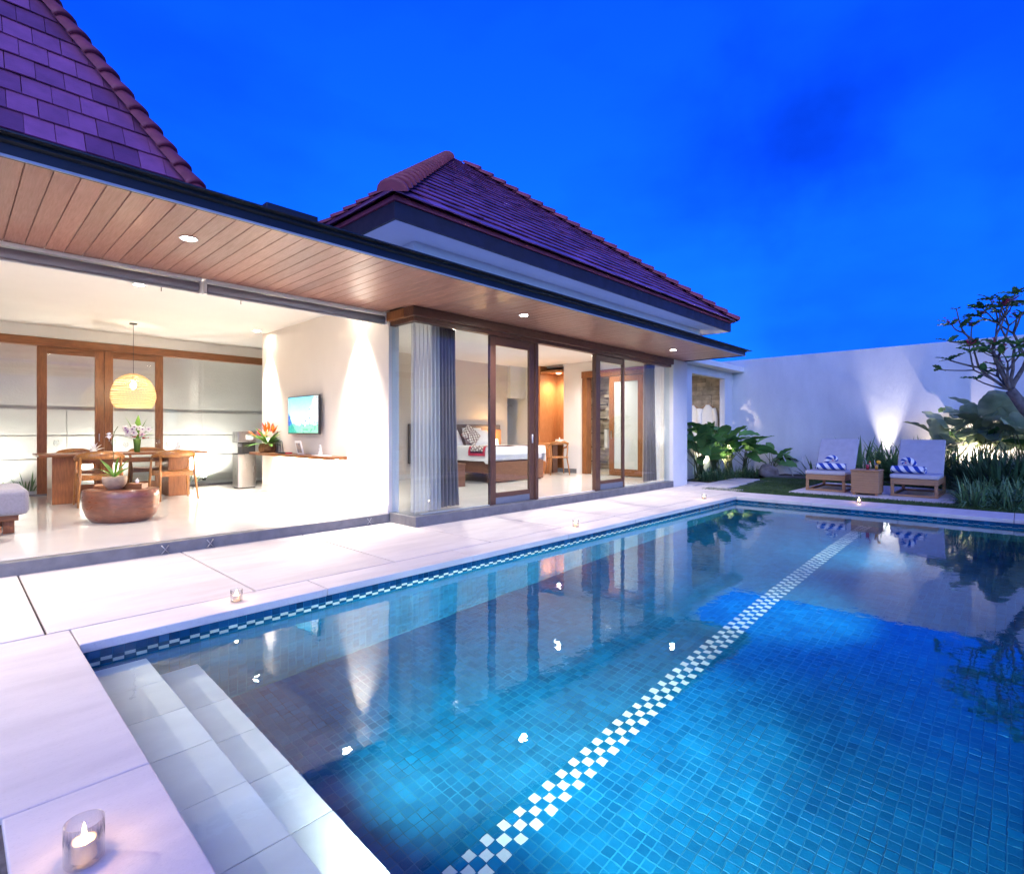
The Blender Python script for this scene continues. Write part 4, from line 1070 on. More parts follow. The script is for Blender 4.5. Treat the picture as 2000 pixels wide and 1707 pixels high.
# water dispenser
wd = thing('water_dispenser', 'tall stainless steel water dispenser beside the television wall', 'dispenser', (3.95, 10.95, FZ))
q = MB(); q.box(-.16, .18, -.15, .15, .02, .66); q.build('cabinet', M['steel'], wd, loc=(0, 0, 0), bevel=.02, seg=3)
q = MB(); q.box(-.16, .18, -.15, .15, .88, 1.10); q.build('head', M['steel'], wd, loc=(0, 0, 0), bevel=.02, seg=3)
q = MB(); q.box(-.06, .178, -.10, .148, .66, .88); q.build('recess', M['dkplastic'], wd, loc=(0, 0, 0))
for y in (-.05, .04):
    q = MB(); q.box(-.10, -.06, y, y + .02, .80, .86); q.build('tap', M['steel'], wd, loc=(0, 0, 0), bevel=.003)
q = MB(); q.box(-.165, -.04, -.13, .13, .66, .675); q.build('drip_tray', M['dkplastic'], wd, loc=(0, 0, 0))
q = MB(); q.box(-.02, .12, -.154, -.151, .93, 1.03); q.build('notice', M['whplastic'], wd, loc=(0, 0, 0))
q = MB(); q.box(-.14, .16, -.13, .13, 0, .02); q.build('plinth', M['black'], wd, loc=(0, 0, 0))
# television
tv = thing('television', 'flat television showing snowy blue mountains on the sand wall', 'television', (4.0, 8.40, 1.46))
part(MB().box(3.93, 3.965, 7.86, 8.94, 1.16, 1.775), 'case', 'dkplastic', tv, bevel=.005)
part(MB().box(3.966, 4.017, 8.2, 8.6, 1.35, 1.6), 'wall_bracket', 'black', tv)
q = MB(); q.surf(lambda u, v: (3.9285, 8.925 - u * 1.05, 1.178 + v * .58), 1, 1, uvs=(1, 1)); part(q, 'screen', 'screen', tv)
# shelf
sf = thing('wall_shelf', 'thin wooden shelf on the wall below the television', 'shelf', (4.0, 8.75, .82))
SHZ = .835
part(MB().box(3.74, 4.028, 7.18, 10.12, SHZ - .045, SHZ), 'board', 'teak', sf, bevel=.004)
part(MB().box(3.95, 3.985, 7.35, 9.55, SHZ - .058, SHZ - .046), 'light_strip', 'lens', sf)
lamp('shelf_light', 'AREA', (3.93, 8.45, SHZ - .07), 9, sf, WARM, aim=(.25, 0, -1), size=(.05, 2.1))
for ch in sf.children:
    if ch.type == 'LIGHT': ch.rotation_euler = (0, R(-14), 0)
fb_ = thing('flower_basket', 'basket of orange heliconia flowers and green leaves on the shelf', 'flowers', (3.88, 9.66, SHZ))
q = MB(); q.lathe([(.13, 0), (.15, .03), (.155, .09), (.125, .16), (.11, .16)], 8, sm=False); q.build('basket', M['basket'], fb_, loc=(0, 0, 0))
q = MB()
for k in range(26):
    a = random.uniform(0, 360); el = random.uniform(5, 60)
    q.leaf((0, 0, .14), (math.cos(R(a)) * math.cos(R(el)), math.sin(R(a)) * math.cos(R(el)), math.sin(R(el))), random.uniform(.22, .42), random.uniform(.06, .13), .5, random.choice((0, 0, 1)), seg=5)
q.build('leaves', [M['brightgreen'], M['leaf']], fb_, loc=(0, 0, 0))
for k in range(11):
    q = MB(); a = random.uniform(0, 360); el = random.uniform(25, 80)
    d = Vector((math.cos(R(a)) * math.cos(R(el)), math.sin(R(a)) * math.cos(R(el)), math.sin(R(el)))); c = Vector((0, 0, .15)) + d * .22
    for j in range(5): q.leaf(c, d + Vector((random.uniform(-.45, .45), random.uniform(-.45, .45), random.uniform(-.2, .3))), random.uniform(.12, .20), .035, .1, seg=3)
    q.build('heliconia_bloom', M['orange' if k % 3 else 'crimson'], fb_, loc=(0, 0, 0))
pf = thing('photo_frame', 'leaning white framed picture card on the shelf', 'picture frame', (3.88, 8.35, SHZ), R(90))
T = Matrix.Rotation(R(-14), 4, 'X')
q = MB(); q.box(-.10, .10, -.008, .008, 0, .22, T=T); q.build('frame', M['whplastic'], pf, loc=(0, 0, .002))
q = MB(); q.box(-.075, .075, .009, .010, .03, .19, T=T); q.build('picture', mat('dark printed card', (.12, .12, .16), .4, var=.45, scale=14, col2=(.5, .38, .28)), pf, loc=(0, 0, .002))
q = MB(); q.box(-.02, .02, -.07, -.01, .001, .006); q.build('stand', M['whplastic'], pf, loc=(0, 0, 0))
dp = thing('brochure_stand', 'white stepped brochure stand at the near end of the shelf', 'stand', (3.88, 7.68, SHZ), R(90))
q = MB()
q.box(-.20, .17, -.07, .07, 0, .008)
for k, (y, h) in enumerate(((.04, .07), (0, .11), (-.04, .16))): q.box(-.06 + k * .05, -.01 + k * .05, y - .004, y + .004, .009, h, T=Matrix.Rotation(R(-10), 4, 'X'))
q.build('holder', M['whplastic'], dp, loc=(0, 0, 0), bevel=.002)
tl_ = thing('telephone_tray', 'dark tray with small red packet on the shelf beside basket', 'tray', (3.88, 8.95, SHZ))
q = MB(); q.lathe([(.10, 0), (.13, .012), (.135, .02), (.12, .016), (0, .012)], 24); q.build('dish', M['dkplastic'], tl_, loc=(0, 0, 0))
q = MB(); q.box(-.05, .04, -.19, -.13, 0, .02); q.build('packet', M['red'], tl_, loc=(0, 0, 0))
lt = thing('lantern', 'small black wire lantern on the shelf right of basket', 'lantern', (3.90, 9.22, SHZ))
q = MB()
for sx in (-1, 1):
    for sy in (-1, 1): q.tube([(sx * .05, sy * .05, 0), (sx * .035, sy * .035, .20)], .005, 5)
q.tube([(-.035, -.035, .2), (.035, .035, .2)], .005, 5).tube([(.035, -.035, .2), (-.035, .035, .2)], .005, 5); q.build('frame', M['black'], lt, loc=(0, 0, 0))
q = MB(); q.box(-.048, .048, -.048, .048, 0, .006); q.build('base', M['black'], lt, loc=(0, 0, 0))
# little cast ornaments on the step riser
for x, lb in ((1.46, 'small metal hook on the step riser left of two'), (1.86, 'small metal hook on the step riser second from left'), (3.72, 'small metal hook on the step riser near the bedroom corner')):
    q = MB(); q.tube([(x - .03, 6.072, .01), (x, 6.066, .05), (x + .03, 6.072, .01)], .006, 6).tube([(x - .03, 6.072, .09), (x, 6.066, .05), (x + .03, 6.072, .09)], .006, 6)
    tag(q.build('step_hook', M['steel']), lb, 'hook', 'metal hooks on the living room step')

# ================================================================== BEDROOM
def curtain(name, label, m, x0, x1, y, z0, z1, folds, amp, flare=0, group=None, along='x', tilt=0):
    n = folds * 8
    q = MB()
    ph = [random.uniform(-.5, .5) for _ in range(folds + 2)]
    def fn(u, v):
        s = u * folds; k = int(s)
        w_ = amp * (1 + .35 * ph[min(k, folds)]) * (.75 + .25 * (1 - v))
        a = x0 + (x1 - x0) * u + flare * (1 - v) ** 2 * (u - .3)
        c = y + w_ * math.sin(2 * math.pi * s + ph[min(k, folds)] * .8 * (1 - v)) + tilt * (1 - v)
        return (a, c, z0 + (z1 - z0) * v) if along == 'x' else (c, a, z0 + (z1 - z0) * v)
    q.surf(fn, n, 10)
    t = thing(name, label, 'curtain', ((x0 + x1) / 2 if along == 'x' else y, y if along == 'x' else (x0 + x1) / 2, z0), 0, group)
    part(q, 'cloth', m, t)
    h = MB()
    if along == 'x': h.box(min(x0, x1), max(x0, x1), y - .02, y + .02, z1, z1 + .025)
    else: h.box(y - .02, y + .02, min(x0, x1), max(x0, x1), z1, z1 + .025)
    part(h, 'heading_tape', 'whplastic', t)
    return t
curtain('sheer_curtain', 'white sheer curtain gathered at the glass corner facing the pool', 'sheer', 4.22, 4.68, 5.86, FZ + .02, 2.90, 7, .04, .03)
curtain('grey_curtain', 'heavy grey curtain bunched beside the sheer at glass corner', 'greycurtain', 4.66, 5.06, 5.98, FZ + .02, 2.90, 7, .05, .10)
curtain('grey_curtain', 'heavy grey curtain bunched near the white pier', 'greycurtain', 10.28, 10.66, 5.88, FZ + .02, 2.90, 6, .045, .12)
curtain('sheer_curtain', 'white sheer curtain bunched against the white pier', 'sheer', 10.70, 11.30, 5.86, FZ + .02, 2.90, 8, .03, .03)
# bed
bed = thing('bed', 'double bed with white duvet and timber base', 'bed', (8.65, 9.1, FZ))
part(MB().box(7.80, 9.50, 8.05, 8.11, FZ + .03, FZ + .44), 'footboard', 'bedwood', bed, bevel=.008)
part(MB().box(7.82, 7.87, 8.112, 10.1, FZ + .20, FZ + .44).box(9.43, 9.48, 8.112, 10.1, FZ + .20, FZ + .44), 'side_rail', 'bedwood', bed, bevel=.006)
for x in (7.82, 9.38):
    for y in (8.12, 9.95): part(MB().box(x + .055, x + .125, y + .002, y + .10, FZ + .001, FZ + .44), 'leg', 'bedwood', bed)
part(MB().box(7.876, 9.424, 8.115, 10.09, FZ + .40, FZ + .46), 'slat_base', 'bedwood', bed)
part(MB().box(7.80, 9.50, 8.07, 10.08, FZ + .462, FZ + .74), 'mattress', 'linen', bed, bevel=.06, seg=4)
q = MB()
def duv(u, v):
    # cloth over the mattress, hanging down the sides, longest at the near left corner
    s = -1.18 + 2.36 * u; x = 8.65 + max(-.88, min(.88, s)); over = max(0, abs(s) - .88)
    y = 8.05 - .03 + 1.45 * max(0, v - .16) / .84; dn = max(0, .16 - v) / .16 * .17
    z = FZ + .765 - over * 1.0 - dn + .006 * math.sin(9 * s + 5 * v) + (-.05 if over > .2 and v < .25 else 0)
    x += math.copysign(.02 * min(1, over * 9) + .015 * math.sin(v * 30) * over, s)
    return (x, y, z)
q.surf(duv, 40, 30); part(q, 'duvet', 'linen', bed)
part(MB().box(7.3, 10.25, 10.20, 10.285, FZ + .35, FZ + 1.27), 'headboard', 'headfab', bed, bevel=.015)
part(MB().box(9.45, 10.25, 10.18, 10.199, FZ + .45, FZ + 1.14), 'headboard_panel', 'nichewood', bed)
def pillow(loc, label, m='linen', sx=.62, sy=.40, th=.16, rot=(R(62), 0, 0), edge=None, cat='pillow', group='pillows on the bed'):
    q = MB()
    def top(sg):
        def fn(u, v):
            a = (2 * u - 1); b_ = (2 * v - 1); f = max(0, (1 - a ** 4) * (1 - b_ ** 4)) ** .5
            k = 1 - .06 * (abs(a) ** 2) * (1 - abs(b_))
            return (a * sx / 2, b_ * sy / 2 * k, sg * th / 2 * f)
        return fn
    q.surf(top(1), 10, 10).surf(top(-1), 10, 10, m=1 if edge else 0)
    o = q.build(cat if cat == 'pillow' else 'cushion', [M[m], M[edge]] if edge else M[m], None, loc=loc, rot=None) if 0 else None
    me = q.mesh('pillow', [M[m], M[edge]] if edge else M[m])
    o = link('pillow' if cat == 'pillow' else 'cushion', me, None, loc=loc, rot=rot)
    tag(o, label, cat, group)
bz = FZ + .75
pillow((8.22, 9.98, bz + .21), 'white pillow against the headboard at the left', rot=(R(68), 0, R(2)), sy=.48)
pillow((9.08, 9.98, bz + .21), 'white pillow against the headboard at the right', rot=(R(68), 0, R(-3)), sy=.48)
pillow((9.14, 9.80, bz + .19), 'white pillow in front of the right headboard pillow', rot=(R(60), 0, R(-4)), sy=.44)
pillow((8.20, 9.80, bz + .19), 'white pillow in front of the left headboard pillow', rot=(R(60), 0, R(4)), sy=.44)
pillow((8.66, 9.62, bz + .25), 'square lattice patterned cushion with red underside', 'batik', .44, .44, .15, (R(64), R(0), R(0)), 'red', 'cushion', None)
bpy.data.objects['cushion'].rotation_euler = (Matrix.Rotation(R(64), 3, 'X') @ Matrix.Rotation(R(42), 3, 'Z')).to_euler()
# bed runner
rn = thing('bed_runner', 'red bordered lattice bed runner across the foot of bed', 'bed runner', (8.65, 8.4, bz))
def run(y0, y1, lift, end):
    def fn(u, v):
        s = -end + 2 * end * u; x = 8.65 + max(-.90, min(.90, s)); over = max(0, abs(s) - .90)
        return (x + math.copysign(.032 * min(1, over * 12), s), y0 + (y1 - y0) * v, FZ + .776 + lift - over)
    return fn
q = MB(); q.surf(run(8.14, 8.66, 0, 1.10), 46, 3); part(q, 'red_cloth', 'red', rn)
q = MB(); q.surf(run(8.21, 8.59, .007, 1.05), 46, 3); part(q, 'lattice_cloth', 'batik', rn)
for o_ in rn.children: pass
bn = thing('bedside_bench', 'plain timber block bench at the left of the bed', 'bench', (6.92, 8.28, FZ))
part(MB().box(6.72, 7.08, 8.03, 8.55, FZ + .001, FZ + .43), 'body', 'bedwood', bn, bevel=.006)
part(MB().box(6.71, 7.09, 8.02, 8.56, FZ + .431, FZ + .46), 'top', 'bedwood', bn, bevel=.006)
ns = thing('nightstand', 'timber nightstand beside the headboard', 'nightstand', (9.86, 9.98, FZ))
part(MB().box(9.62, 10.10, 9.76, 10.16, FZ + .001, FZ + .62), 'body', 'bedwood', ns, bevel=.006)
part(MB().box(9.60, 10.12, 9.74, 10.17, FZ + .621, FZ + .65), 'top', 'bedwood', ns, bevel=.004)
tlm = thing('bedside_lamp', 'small glowing white lamp on the nightstand', 'lamp', (9.80, 9.96, FZ + .65))
q = MB(); q.lathe([(.06, 0), (.06, .012), (.012, .018), (.012, .08)], 16); q.build('base', M['whplastic'], tlm, loc=(0, 0, .001))
q = MB(); q.lathe([(.09, .08), (.075, .25), (.07, .25), (.085, .08)], 20); q.build('shade', glow('glowing paper shade', (1, .78, .5), 1.3), tlm, loc=(0, 0, 0))
lamp('lamp_glow', 'POINT', (9.80, 10.02, FZ + .98), 3.2, tlm, (1, .55, .2), radius=.05)
# desk niche
dk = thing('desk', 'built in timber desk in the glowing wardrobe niche', 'desk', (11.55, 9.3, FZ))
part(MB().box(10.80, 11.915, 8.96, 9.60, FZ + .74, FZ + .78), 'desktop', 'nichewood', dk, bevel=.004)
part(MB().box(11.0, 11.20, 9.0, 9.60, FZ + .01, FZ + .739), 'side_panel', 'dkteak', dk)
part(MB().box(10.82, 10.86, 8.95, 9.58, FZ + .001, FZ + .739), 'side_panel', 'nichewood', dk)
tbx = thing('tissue_box', 'white paper box on the niche desk', 'box', (11.35, 9.05, FZ + .781))
q = MB(); q.box(-.10, .10, -.07, .07, 0, .10); q.build('case', M['whplastic'], tbx, loc=(0, 0, 0), bevel=.006)
q = MB(); q.leaf((0, 0, .10), (.1, 0, 1), .06, .05, .1, seg=3); q.build('tissue', M['linen'], tbx, loc=(0, 0, 0))
dc = thing('desk_chair', 'light timber chair with splayed legs at the niche desk', 'chair', (10.72, 8.62, FZ), R(-35))
for sx in (-1, 1):
    q = MB(); q.tube([(sx * .25, -.26, 0), (sx * .20, -.17, .44), (sx * .22, -.20, .80)], [.014, .020, .014], 8); q.build('leg', M['chairwood'], dc, loc=(0, 0, 0))
    q = MB(); q.tube([(sx * .25, .26, 0), (sx * .20, .18, .44), (sx * .21, .15, .66)], [.014, .020, .014], 8); q.build('leg', M['chairwood'], dc, loc=(0, 0, 0))
q = MB(); q.box(-.23, .23, -.21, .22, .42, .455); q.build('seat', M['chairwood'], dc, loc=(0, 0, 0), bevel=.012, seg=3)
q = MB(); q.tube([(.21, .15, .67), (.25, .0, .70), (.22, -.20, .79), (.10, -.27, .82), (-.10, -.27, .82), (-.22, -.20, .79), (-.25, 0, .70), (-.21, .15, .67)], [.015, .017, .022, .028, .028, .022, .017, .015], 8, flat=1.5); q.build('backrest', M['chairwood'], dc, loc=(0, 0, 0))
downlight((11.56, 9.25, 2.799), 'warm downlight in the top of the desk niche', 14, 'ceiling downlights indoors', 140, (1, .72, .45))
cr_ = thing('clothes_rail', 'steel hanging rail inside the open closet', 'rail', (11.0, 10.7, 2.0))
q = MB(); q.tube([(10.621, 10.72, 1.95), (11.239, 10.72, 1.95)], .014, 10); part(q, 'rod', 'steel', cr_)
part(MB().box(10.621, 10.64, 10.69, 10.75, 1.92, 1.98), 'socket', 'steel', cr_)
# robes in the bathroom window
def robe(x, y, label):
    t = thing('bathrobe', label, 'bathrobe', (x, y, 2.1), 0, 'white robes on hangers')
    q = MB()
    def fn(u, v):
        a = 2 * math.pi * u; w_ = .06 + .16 * min(1, v * 5) ** .6 + .05 * v; d = .05 + .05 * v + .012 * math.sin(a * 7) * v
        return (x + math.cos(a) * d * .8, y + math.sin(a) * w_, 2.02 - .12 * min(1, v * 6) * abs(math.sin(a)) ** 1.5 - v * 1.05)
    q.surf(fn, 40, 14); part(q, 'cloth', 'linen', t)
    for sg in (-1, 1):
        q = MB(); q.tube([(x - .02, y + sg * .20, 1.90), (x - .05, y + sg * .27, 1.6), (x - .05, y + sg * .26, 1.3)], [.06, .065, .07], 10); part(q, 'sleeve', 'linen', t)
    q = MB(); q.tube([(x, y - .2, 1.93), (x, y, 2.03), (x, y + .2, 1.93)], .011, 8); part(q, 'hanger', 'nichewood', t)
    q = MB(); q.tube([(x, y, 2.03), (x, y, 2.09), (x + .03, y, 2.12), (x + .05, y, 2.09)], .005, 6); part(q, 'hook', 'steel', t)
robe(16.02, 7.50, 'white robe hanging on the stone wall, left in window'); robe(16.02, 7.0, 'white robe hanging on the stone wall, right in window')
tw = thing('hand_towel', 'white towel hanging by the bathroom stone wall', 'towel', (13.2, 8.9, 1.0))
q = MB(); q.surf(lambda u, v: (13.28 + .012 * math.sin(u * 12), 8.62 + u * .3, .72 + v * .55), 12, 3); part(q, 'cloth', 'linen', tw)
q = MB(); q.tube([(13.29, 8.55, 1.275), (13.29, 9.0, 1.275)], .01, 8); part(q, 'bar', 'steel', tw)
part(MB().box(13.29, 13.46, 8.56, 8.58, 1.265, 1.285), 'bracket', 'steel', tw)

# ================================================================== GARDEN
lg = MB(); lg.surf(lambda u, v: (10.87 + u * 4.9, -1.2 + v * 6.1, -.012 + .006 * math.sin(u * 17) * math.sin(v * 13)), 30, 30)
tag(lg.build('lawn', M['lawn']), kind='structure')
g = MB()
def lawn_ok(x, y):
    if 11.53 < x < 14.25 and .80 < y < 3.42: return False
    if 11.3 < x < 13.9 and y > 4.45 - .0 * x: return False
    return x < 15.1
n_ = 0
while n_ < 22000:
    x = 10.88 + random.random() ** 1.35 * 4.2; y = random.uniform(.1, 4.9)
    if not lawn_ok(x, y): continue
    a = random.uniform(0, 6.28); h = random.uniform(.018, .042); w_ = random.uniform(.003, .006); lx, ly = random.gauss(0, .012), random.gauss(0, .012)
    k = len(g.v); g.v += [(x - math.cos(a) * w_, y - math.sin(a) * w_, -.014), (x + math.cos(a) * w_, y + math.sin(a) * w_, -.014), (x + lx, y + ly, h - .012)]
    g.face([k, k + 1, k + 2]); n_ += 1
tag(g.build('grass', M['grass']), 'short mown grass between pool coping and loungers', 'grass', kind='stuff')
bed_soil = MB(); bed_soil.surf(lambda u, v: (15.1 + u * 1.19, -1.2 + v * 7.5, .0 + .03 * math.sin(u * 9 + v * 40)), 6, 30)
tag(bed_soil.build('planting_bed', M['soil']), kind='structure')
kb = tag(MB().box(15.04, 15.10, -1.2, 5.0, -.05, .05).build('planting_kerb', M['sill'], bevel=.005), 'dark stone kerb between lawn and planting bed', 'kerb')
path = tag(thing('stepping_path', None, None, (11.5, 4.6, 0)), kind='structure')
for x0, x1, y0, y1 in ((11.42, 12.05, 4.55, 5.25), (12.12, 12.72, 4.62, 5.30), (12.79, 13.38, 4.70, 5.34), (13.45, 14.0, 4.78, 5.38), (11.42, 12.2, 5.32, 5.85)):
    q = MB(); q.box(x0, x1, y0, y1, -.05, .012); q.build('stepping_stone', M['travertine'], path, bevel=.006)
pl = tag(thing('lounger_terrace', None, None, (11.55, .85, 0)), kind='structure')
for x0, x1 in ((11.55, 12.44), (12.45, 13.33), (13.34, 14.22)):
    for y0, y1 in ((.85, 1.69), (1.70, 2.54), (2.55, 3.39)):
        q = MB(); q.box(x0, x1, y0, y1, -.05, .010); q.build('terrace_slab', M['travertine'], pl, bevel=.004)
# loungers: foot towards the pool (-X)
def lounger(yc, label, rz=0):
    t = thing('sun_lounger', label, 'sun lounger', (12.78, yc, .010), rz, 'sun loungers')
    hw = .35
    fr = MB(); fr.box(-.70, .62, -hw, -hw + .05, .22, .33).box(-.70, .62, hw - .05, hw, .22, .33).box(-.70, -.65, -hw + .05, hw - .05, .22, .33).box(.57, .62, -hw + .05, hw - .05, .22, .33)
    fr.build('seat_frame', M['rattan'], t, loc=(0, 0, 0), bevel=.006)
    q = MB(); q.box(-.64, .56, -hw + .06, hw - .06, .29, .315); q.build('deck_slats', M['rattan'], t, loc=(0, 0, 0))
    for x in (-.695, .565):
        for y in (-hw + .003, hw - .053): q = MB(); q.box(x, x + .05, y, y + .05, .04, .219); q.build('leg', M['rattan'], t, loc=(0, 0, 0), bevel=.004)
    q = MB(); q.box(-.70, -.65, -hw, hw, .001, .039).box(.57, .62, -hw, hw, .001, .039).box(-.65, .57, -hw, -hw + .04, .001, .039).box(-.65, .57, hw - .04, hw, .001, .039)
    q.build('base_frame', M['rattan'], t, loc=(0, 0, 0), bevel=.004)
    q = MB(); q.box(-.72, .16, -hw - .01, hw + .01, .331, .405); q.build('seat_cushion', M['lounge'], t, loc=(0, 0, 0), bevel=.022, seg=3)
    T = Matrix.Translation((.13, 0, .36)) @ Matrix.Rotation(R(-57), 4, 'Y')
    q = MB(); q.box(0, .76, -hw - .01, hw + .01, .0, .075, T=T); q.build('back_cushion', M['lounge'], t, loc=(0, 0, 0), bevel=.022, seg=3)
    q = MB(); q.box(.02, .72, -hw + .01, hw - .01, -.045, -.003, T=T); q.build('back_frame', M['rattan'], t, loc=(0, 0, 0), bevel=.005)
    q = MB(); q.tube([(.43, -.2, .80), (.56, -.2, .30)], .014, 8).tube([(.43, .2, .80), (.56, .2, .30)], .014, 8); q.build('back_prop', M['rattan'], t, loc=(0, 0, 0))
    return t
lounger(2.88, 'rattan sun lounger with grey cushion left of the side table')
lounger(1.45, 'rattan sun lounger with grey cushion right of the side table')
sb = thing('side_table', 'square woven rattan cube table between the two loungers', 'side table', (12.06, 2.16, .010))
q = MB(); q.box(-.24, .24, -.22, .22, .035, .44); q.build('body', M['rattan'], sb, loc=(0, 0, 0), bevel=.012, seg=2)
q = MB(); q.box(-.25, .25, -.23, .23, .441, .47); q.build('top', M['rattan'], sb, loc=(0, 0, 0), bevel=.008)
for x in (-.22, .18):
    for y in (-.2, .16): q = MB(); q.box(x, x + .04, y, y + .04, 0.001, .034); q.build('foot', M['rattan'], sb, loc=(0, 0, 0))
def drink(loc, juice, garnish, label):
    t = thing('cocktail_glass', label, 'drink', loc, 0, 'drinks on the side table')
    q = MB(); q.lathe([(.025, 0), (.036, .13), (.034, .13), (.024, .006), (0, .005)], 18); q.build('glass', M['clear'], t, loc=(0, 0, .001))
    q = MB(); q.lathe([(.0235, .008), (.031, .098), (0, .098)], 18); q.build('juice', M[juice], t, loc=(0, 0, .001))
    q = MB()
    c = Vector((-.005, -.035, .15)); T = Matrix.Translation(c) @ Matrix.Rotation(R(90), 4, 'Y')
    k = MB(); k.lathe([(0, -.004), (.034 if garnish == 'yellowjuice' else .016, -.004), (.034 if garnish == 'yellowjuice' else .016, .004), (0, .004)], 16); k.v = [tuple(T @ Vector(p)) for p in k.v]
    k.build('garnish', M[garnish], t, loc=(0, 0, 0))
    q = MB(); q.tube([(.0, .01, .02), (.0, .03, .19)], .003, 6); q.build('straw', M['whplastic'], t, loc=(0, 0, 0))
drink((11.93, 2.13, .481), 'redjuice', 'crimson', 'red juice cocktail in a glass on the side table')
drink((11.93, 1.99, .481), 'yellowjuice', 'yellowjuice', 'orange juice with orange slice on the side table')
def towel(loc, rz, label, flip):
    t = thing('folded_towel', label, 'towel', loc, rz, 'striped towel animals')
    q = MB()
    def body(u, v):
        a = 2 * math.pi * u; y = -.25 + .5 * v; r = .10 * (1 - .12 * abs(2 * v - 1) ** 3)
        spiral = 1 - .10 * u
        return (math.cos(a) * r * 1.15 * spiral, y, .075 + math.sin(a) * r * .72 * spiral)
    q.surf(body, 24, 14, uvs=(2.0, 3.6))
    def cap(sg):
        return lambda u, v: (math.cos(2 * math.pi * u) * .10 * .88 * 1.15 * v, sg * (.25 + .012 * math.cos(v * 12)), .075 + math.sin(2 * math.pi * u) * .072 * .88 * v)
    q.surf(cap(1), 16, 4, uvs=(2, 1)).surf(cap(-1), 16, 4, uvs=(2, 1)); q.build('rolled_body', M['stripe'], t, loc=(0, 0, 0))
    q = MB(); P_ = [(0, .10 * flip, .14), (-.01, .07 * flip, .22), (-.01, .0, .275), (-.01, -.075 * flip, .265), (-.01, -.10 * flip, .205), (-.01, -.065 * flip, .175)]; r_ = [.055, .055, .050, .045, .04, .025]
    base = MB(); base.tube(P_, r_, 12)
    for fi in range(len(base.f)):
        if len(base.f[fi]) == 4: i = fi // 12; k_ = fi % 12; base.uv[fi] = [(k_ / 6, i * .75), ((k_ + 1) / 6, i * .75), ((k_ + 1) / 6, i * .75 + .75), (k_ / 6, i * .75 + .75)]
        else: base.uv[fi] = [(0, 0)] * len(base.f[fi])
    base.build('swan_neck', M['stripe'], t, loc=(0, 0, 0), sub=1)
    q = MB(); q.lathe([(0, -.014), (.016, 0), (0, .014)], 8, (-.055, -.03 * flip, .20)); q.build('flower', M['pink'], t, loc=(0, 0, 0))
towel((12.36, 2.83, .417), R(8), 'blue striped towel folded like a swan on the left lounger', 1)
towel((12.36, 1.56, .417), R(-6), 'blue striped towel folded like a swan on the right lounger', -1)

# candles on the coping
def candle(loc, label, r=.040, h=.085, p=1.0):
    t = thing('candle', label, 'candle', loc, 0, 'tea light candles in glasses on the pool edge')
    q = MB(); q.lathe([(r * .92, 0), (r, .006), (r, h), (r - .003, h), (r - .003, .008), (0, .008)], 24); q.build('glass', M['clear'], t, loc=(0, 0, .001))
    q = MB(); q.lathe([(r * .62, .0095), (r * .64, h * .55), (r * .5, h * .52), (0, h * .5)], 18); q.build('wax', M['wax'], t, loc=(0, 0, 0))
    q = MB(); q.lathe([(.002, h * .5), (.0065, h * .62), (.005, h * .78), (0, h * .98)], 10); q.build('flame', M['flame'], t, loc=(0, 0, 0))
    lamp('candle_light', 'POINT', (0, 0, h * .8), .09 * p, t, (1, .58, .26), radius=.012, world=False)
candle((.262, 1.905, 0), 'candle in glass nearest the camera beside the entry steps', .047, .110)
candle((1.405, 4.03, 0), 'candle in glass on coping in front of the living room step')
candle((5.467, 4.10, 0), 'candle in glass on coping in front of the bedroom corner')
candle((9.275, 4.12, 0), 'candle in glass on coping at the far end of the house deck')
candle((10.62, 2.02, 0), 'candle in glass on far coping in front of the side table')

# ------------------------------------------------------------------ plants
def paddle(l, w, bend):
    q = MB()
    def fn(u, v):
        s = 2 * u - 1; t = v
        ww = w * .5 * (math.sin(math.pi * (t * .96 + .04) ** .85)) ** .46
        y = l * t; z = -bend * l * t * t + abs(s) * ww * .30 + .012 * math.sin(t * 22) * abs(s)
        return (s * ww, y, z)
    q.surf(fn, 6, 10); return q
PAD = [paddle(*a).mesh('leaf', M['leaf']) for a in ((.48, .29, .22), (.42, .25, .32), (.36, .23, .10), (.54, .28, .40))]
PADP = [paddle(*a).mesh('leaf', M['leafpale']) for a in ((.50, .30, .22), (.44, .27, .30), (.40, .25, .10))]
def broadleaf(loc, h, n, spread, label, pale=0, group='broad leaf garden plants', seed=0, scale=1.0, erect=(-.1, 1.3)):
    rnd = random.Random(seed)
    t = thing('broad_leaf_plant', label, 'plant', loc, 0, group)
    st_ = MB()
    for k in range(n):
        a = rnd.uniform(0, 6.283); hh = h * rnd.uniform(.42, 1.0) * .80; sp = spread * rnd.uniform(.25, 1) * (1.15 - .4 * hh / h)
        b0 = Vector((rnd.uniform(-.12, .12), rnd.uniform(-.12, .12), -.02)); tip = Vector((math.cos(a) * sp, math.sin(a) * sp, hh))
        mid = (b0 + tip) / 2 + Vector((-math.cos(a), -math.sin(a), 0)) * sp * .22 + Vector((0, 0, hh * .10))
        st_.tube([b0, mid, tip], [.012, .009, .006], 5)
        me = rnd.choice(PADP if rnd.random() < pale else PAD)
        d = Vector((math.cos(a), math.sin(a), rnd.uniform(*erect))).normalized()
        d = (d + Vector((rnd.uniform(-.4, .4), rnd.uniform(-.4, .4), 0))).normalized()
        side = d.cross(Vector((0, 0, 1))).normalized()
        nn = side.cross(d).normalized(); roll = rnd.uniform(-.7, .7)
        m3 = Matrix((side, d, nn)).transposed() @ Matrix.Rotation(roll, 3, 'Y')
        o = link('leaf', me, t, loc=tip, rot=m3.to_euler()); s_ = rnd.uniform(.75, 1.15) * scale; o.scale = (s_, s_, s_)
    st_.build('stalks', M['stem'], t, loc=(0, 0, 0))
broadleaf((13.25, 6.02, 0), 1.62, 24, .42, 'tall broad leaf plant against the white pier', seed=3, scale=1.15)
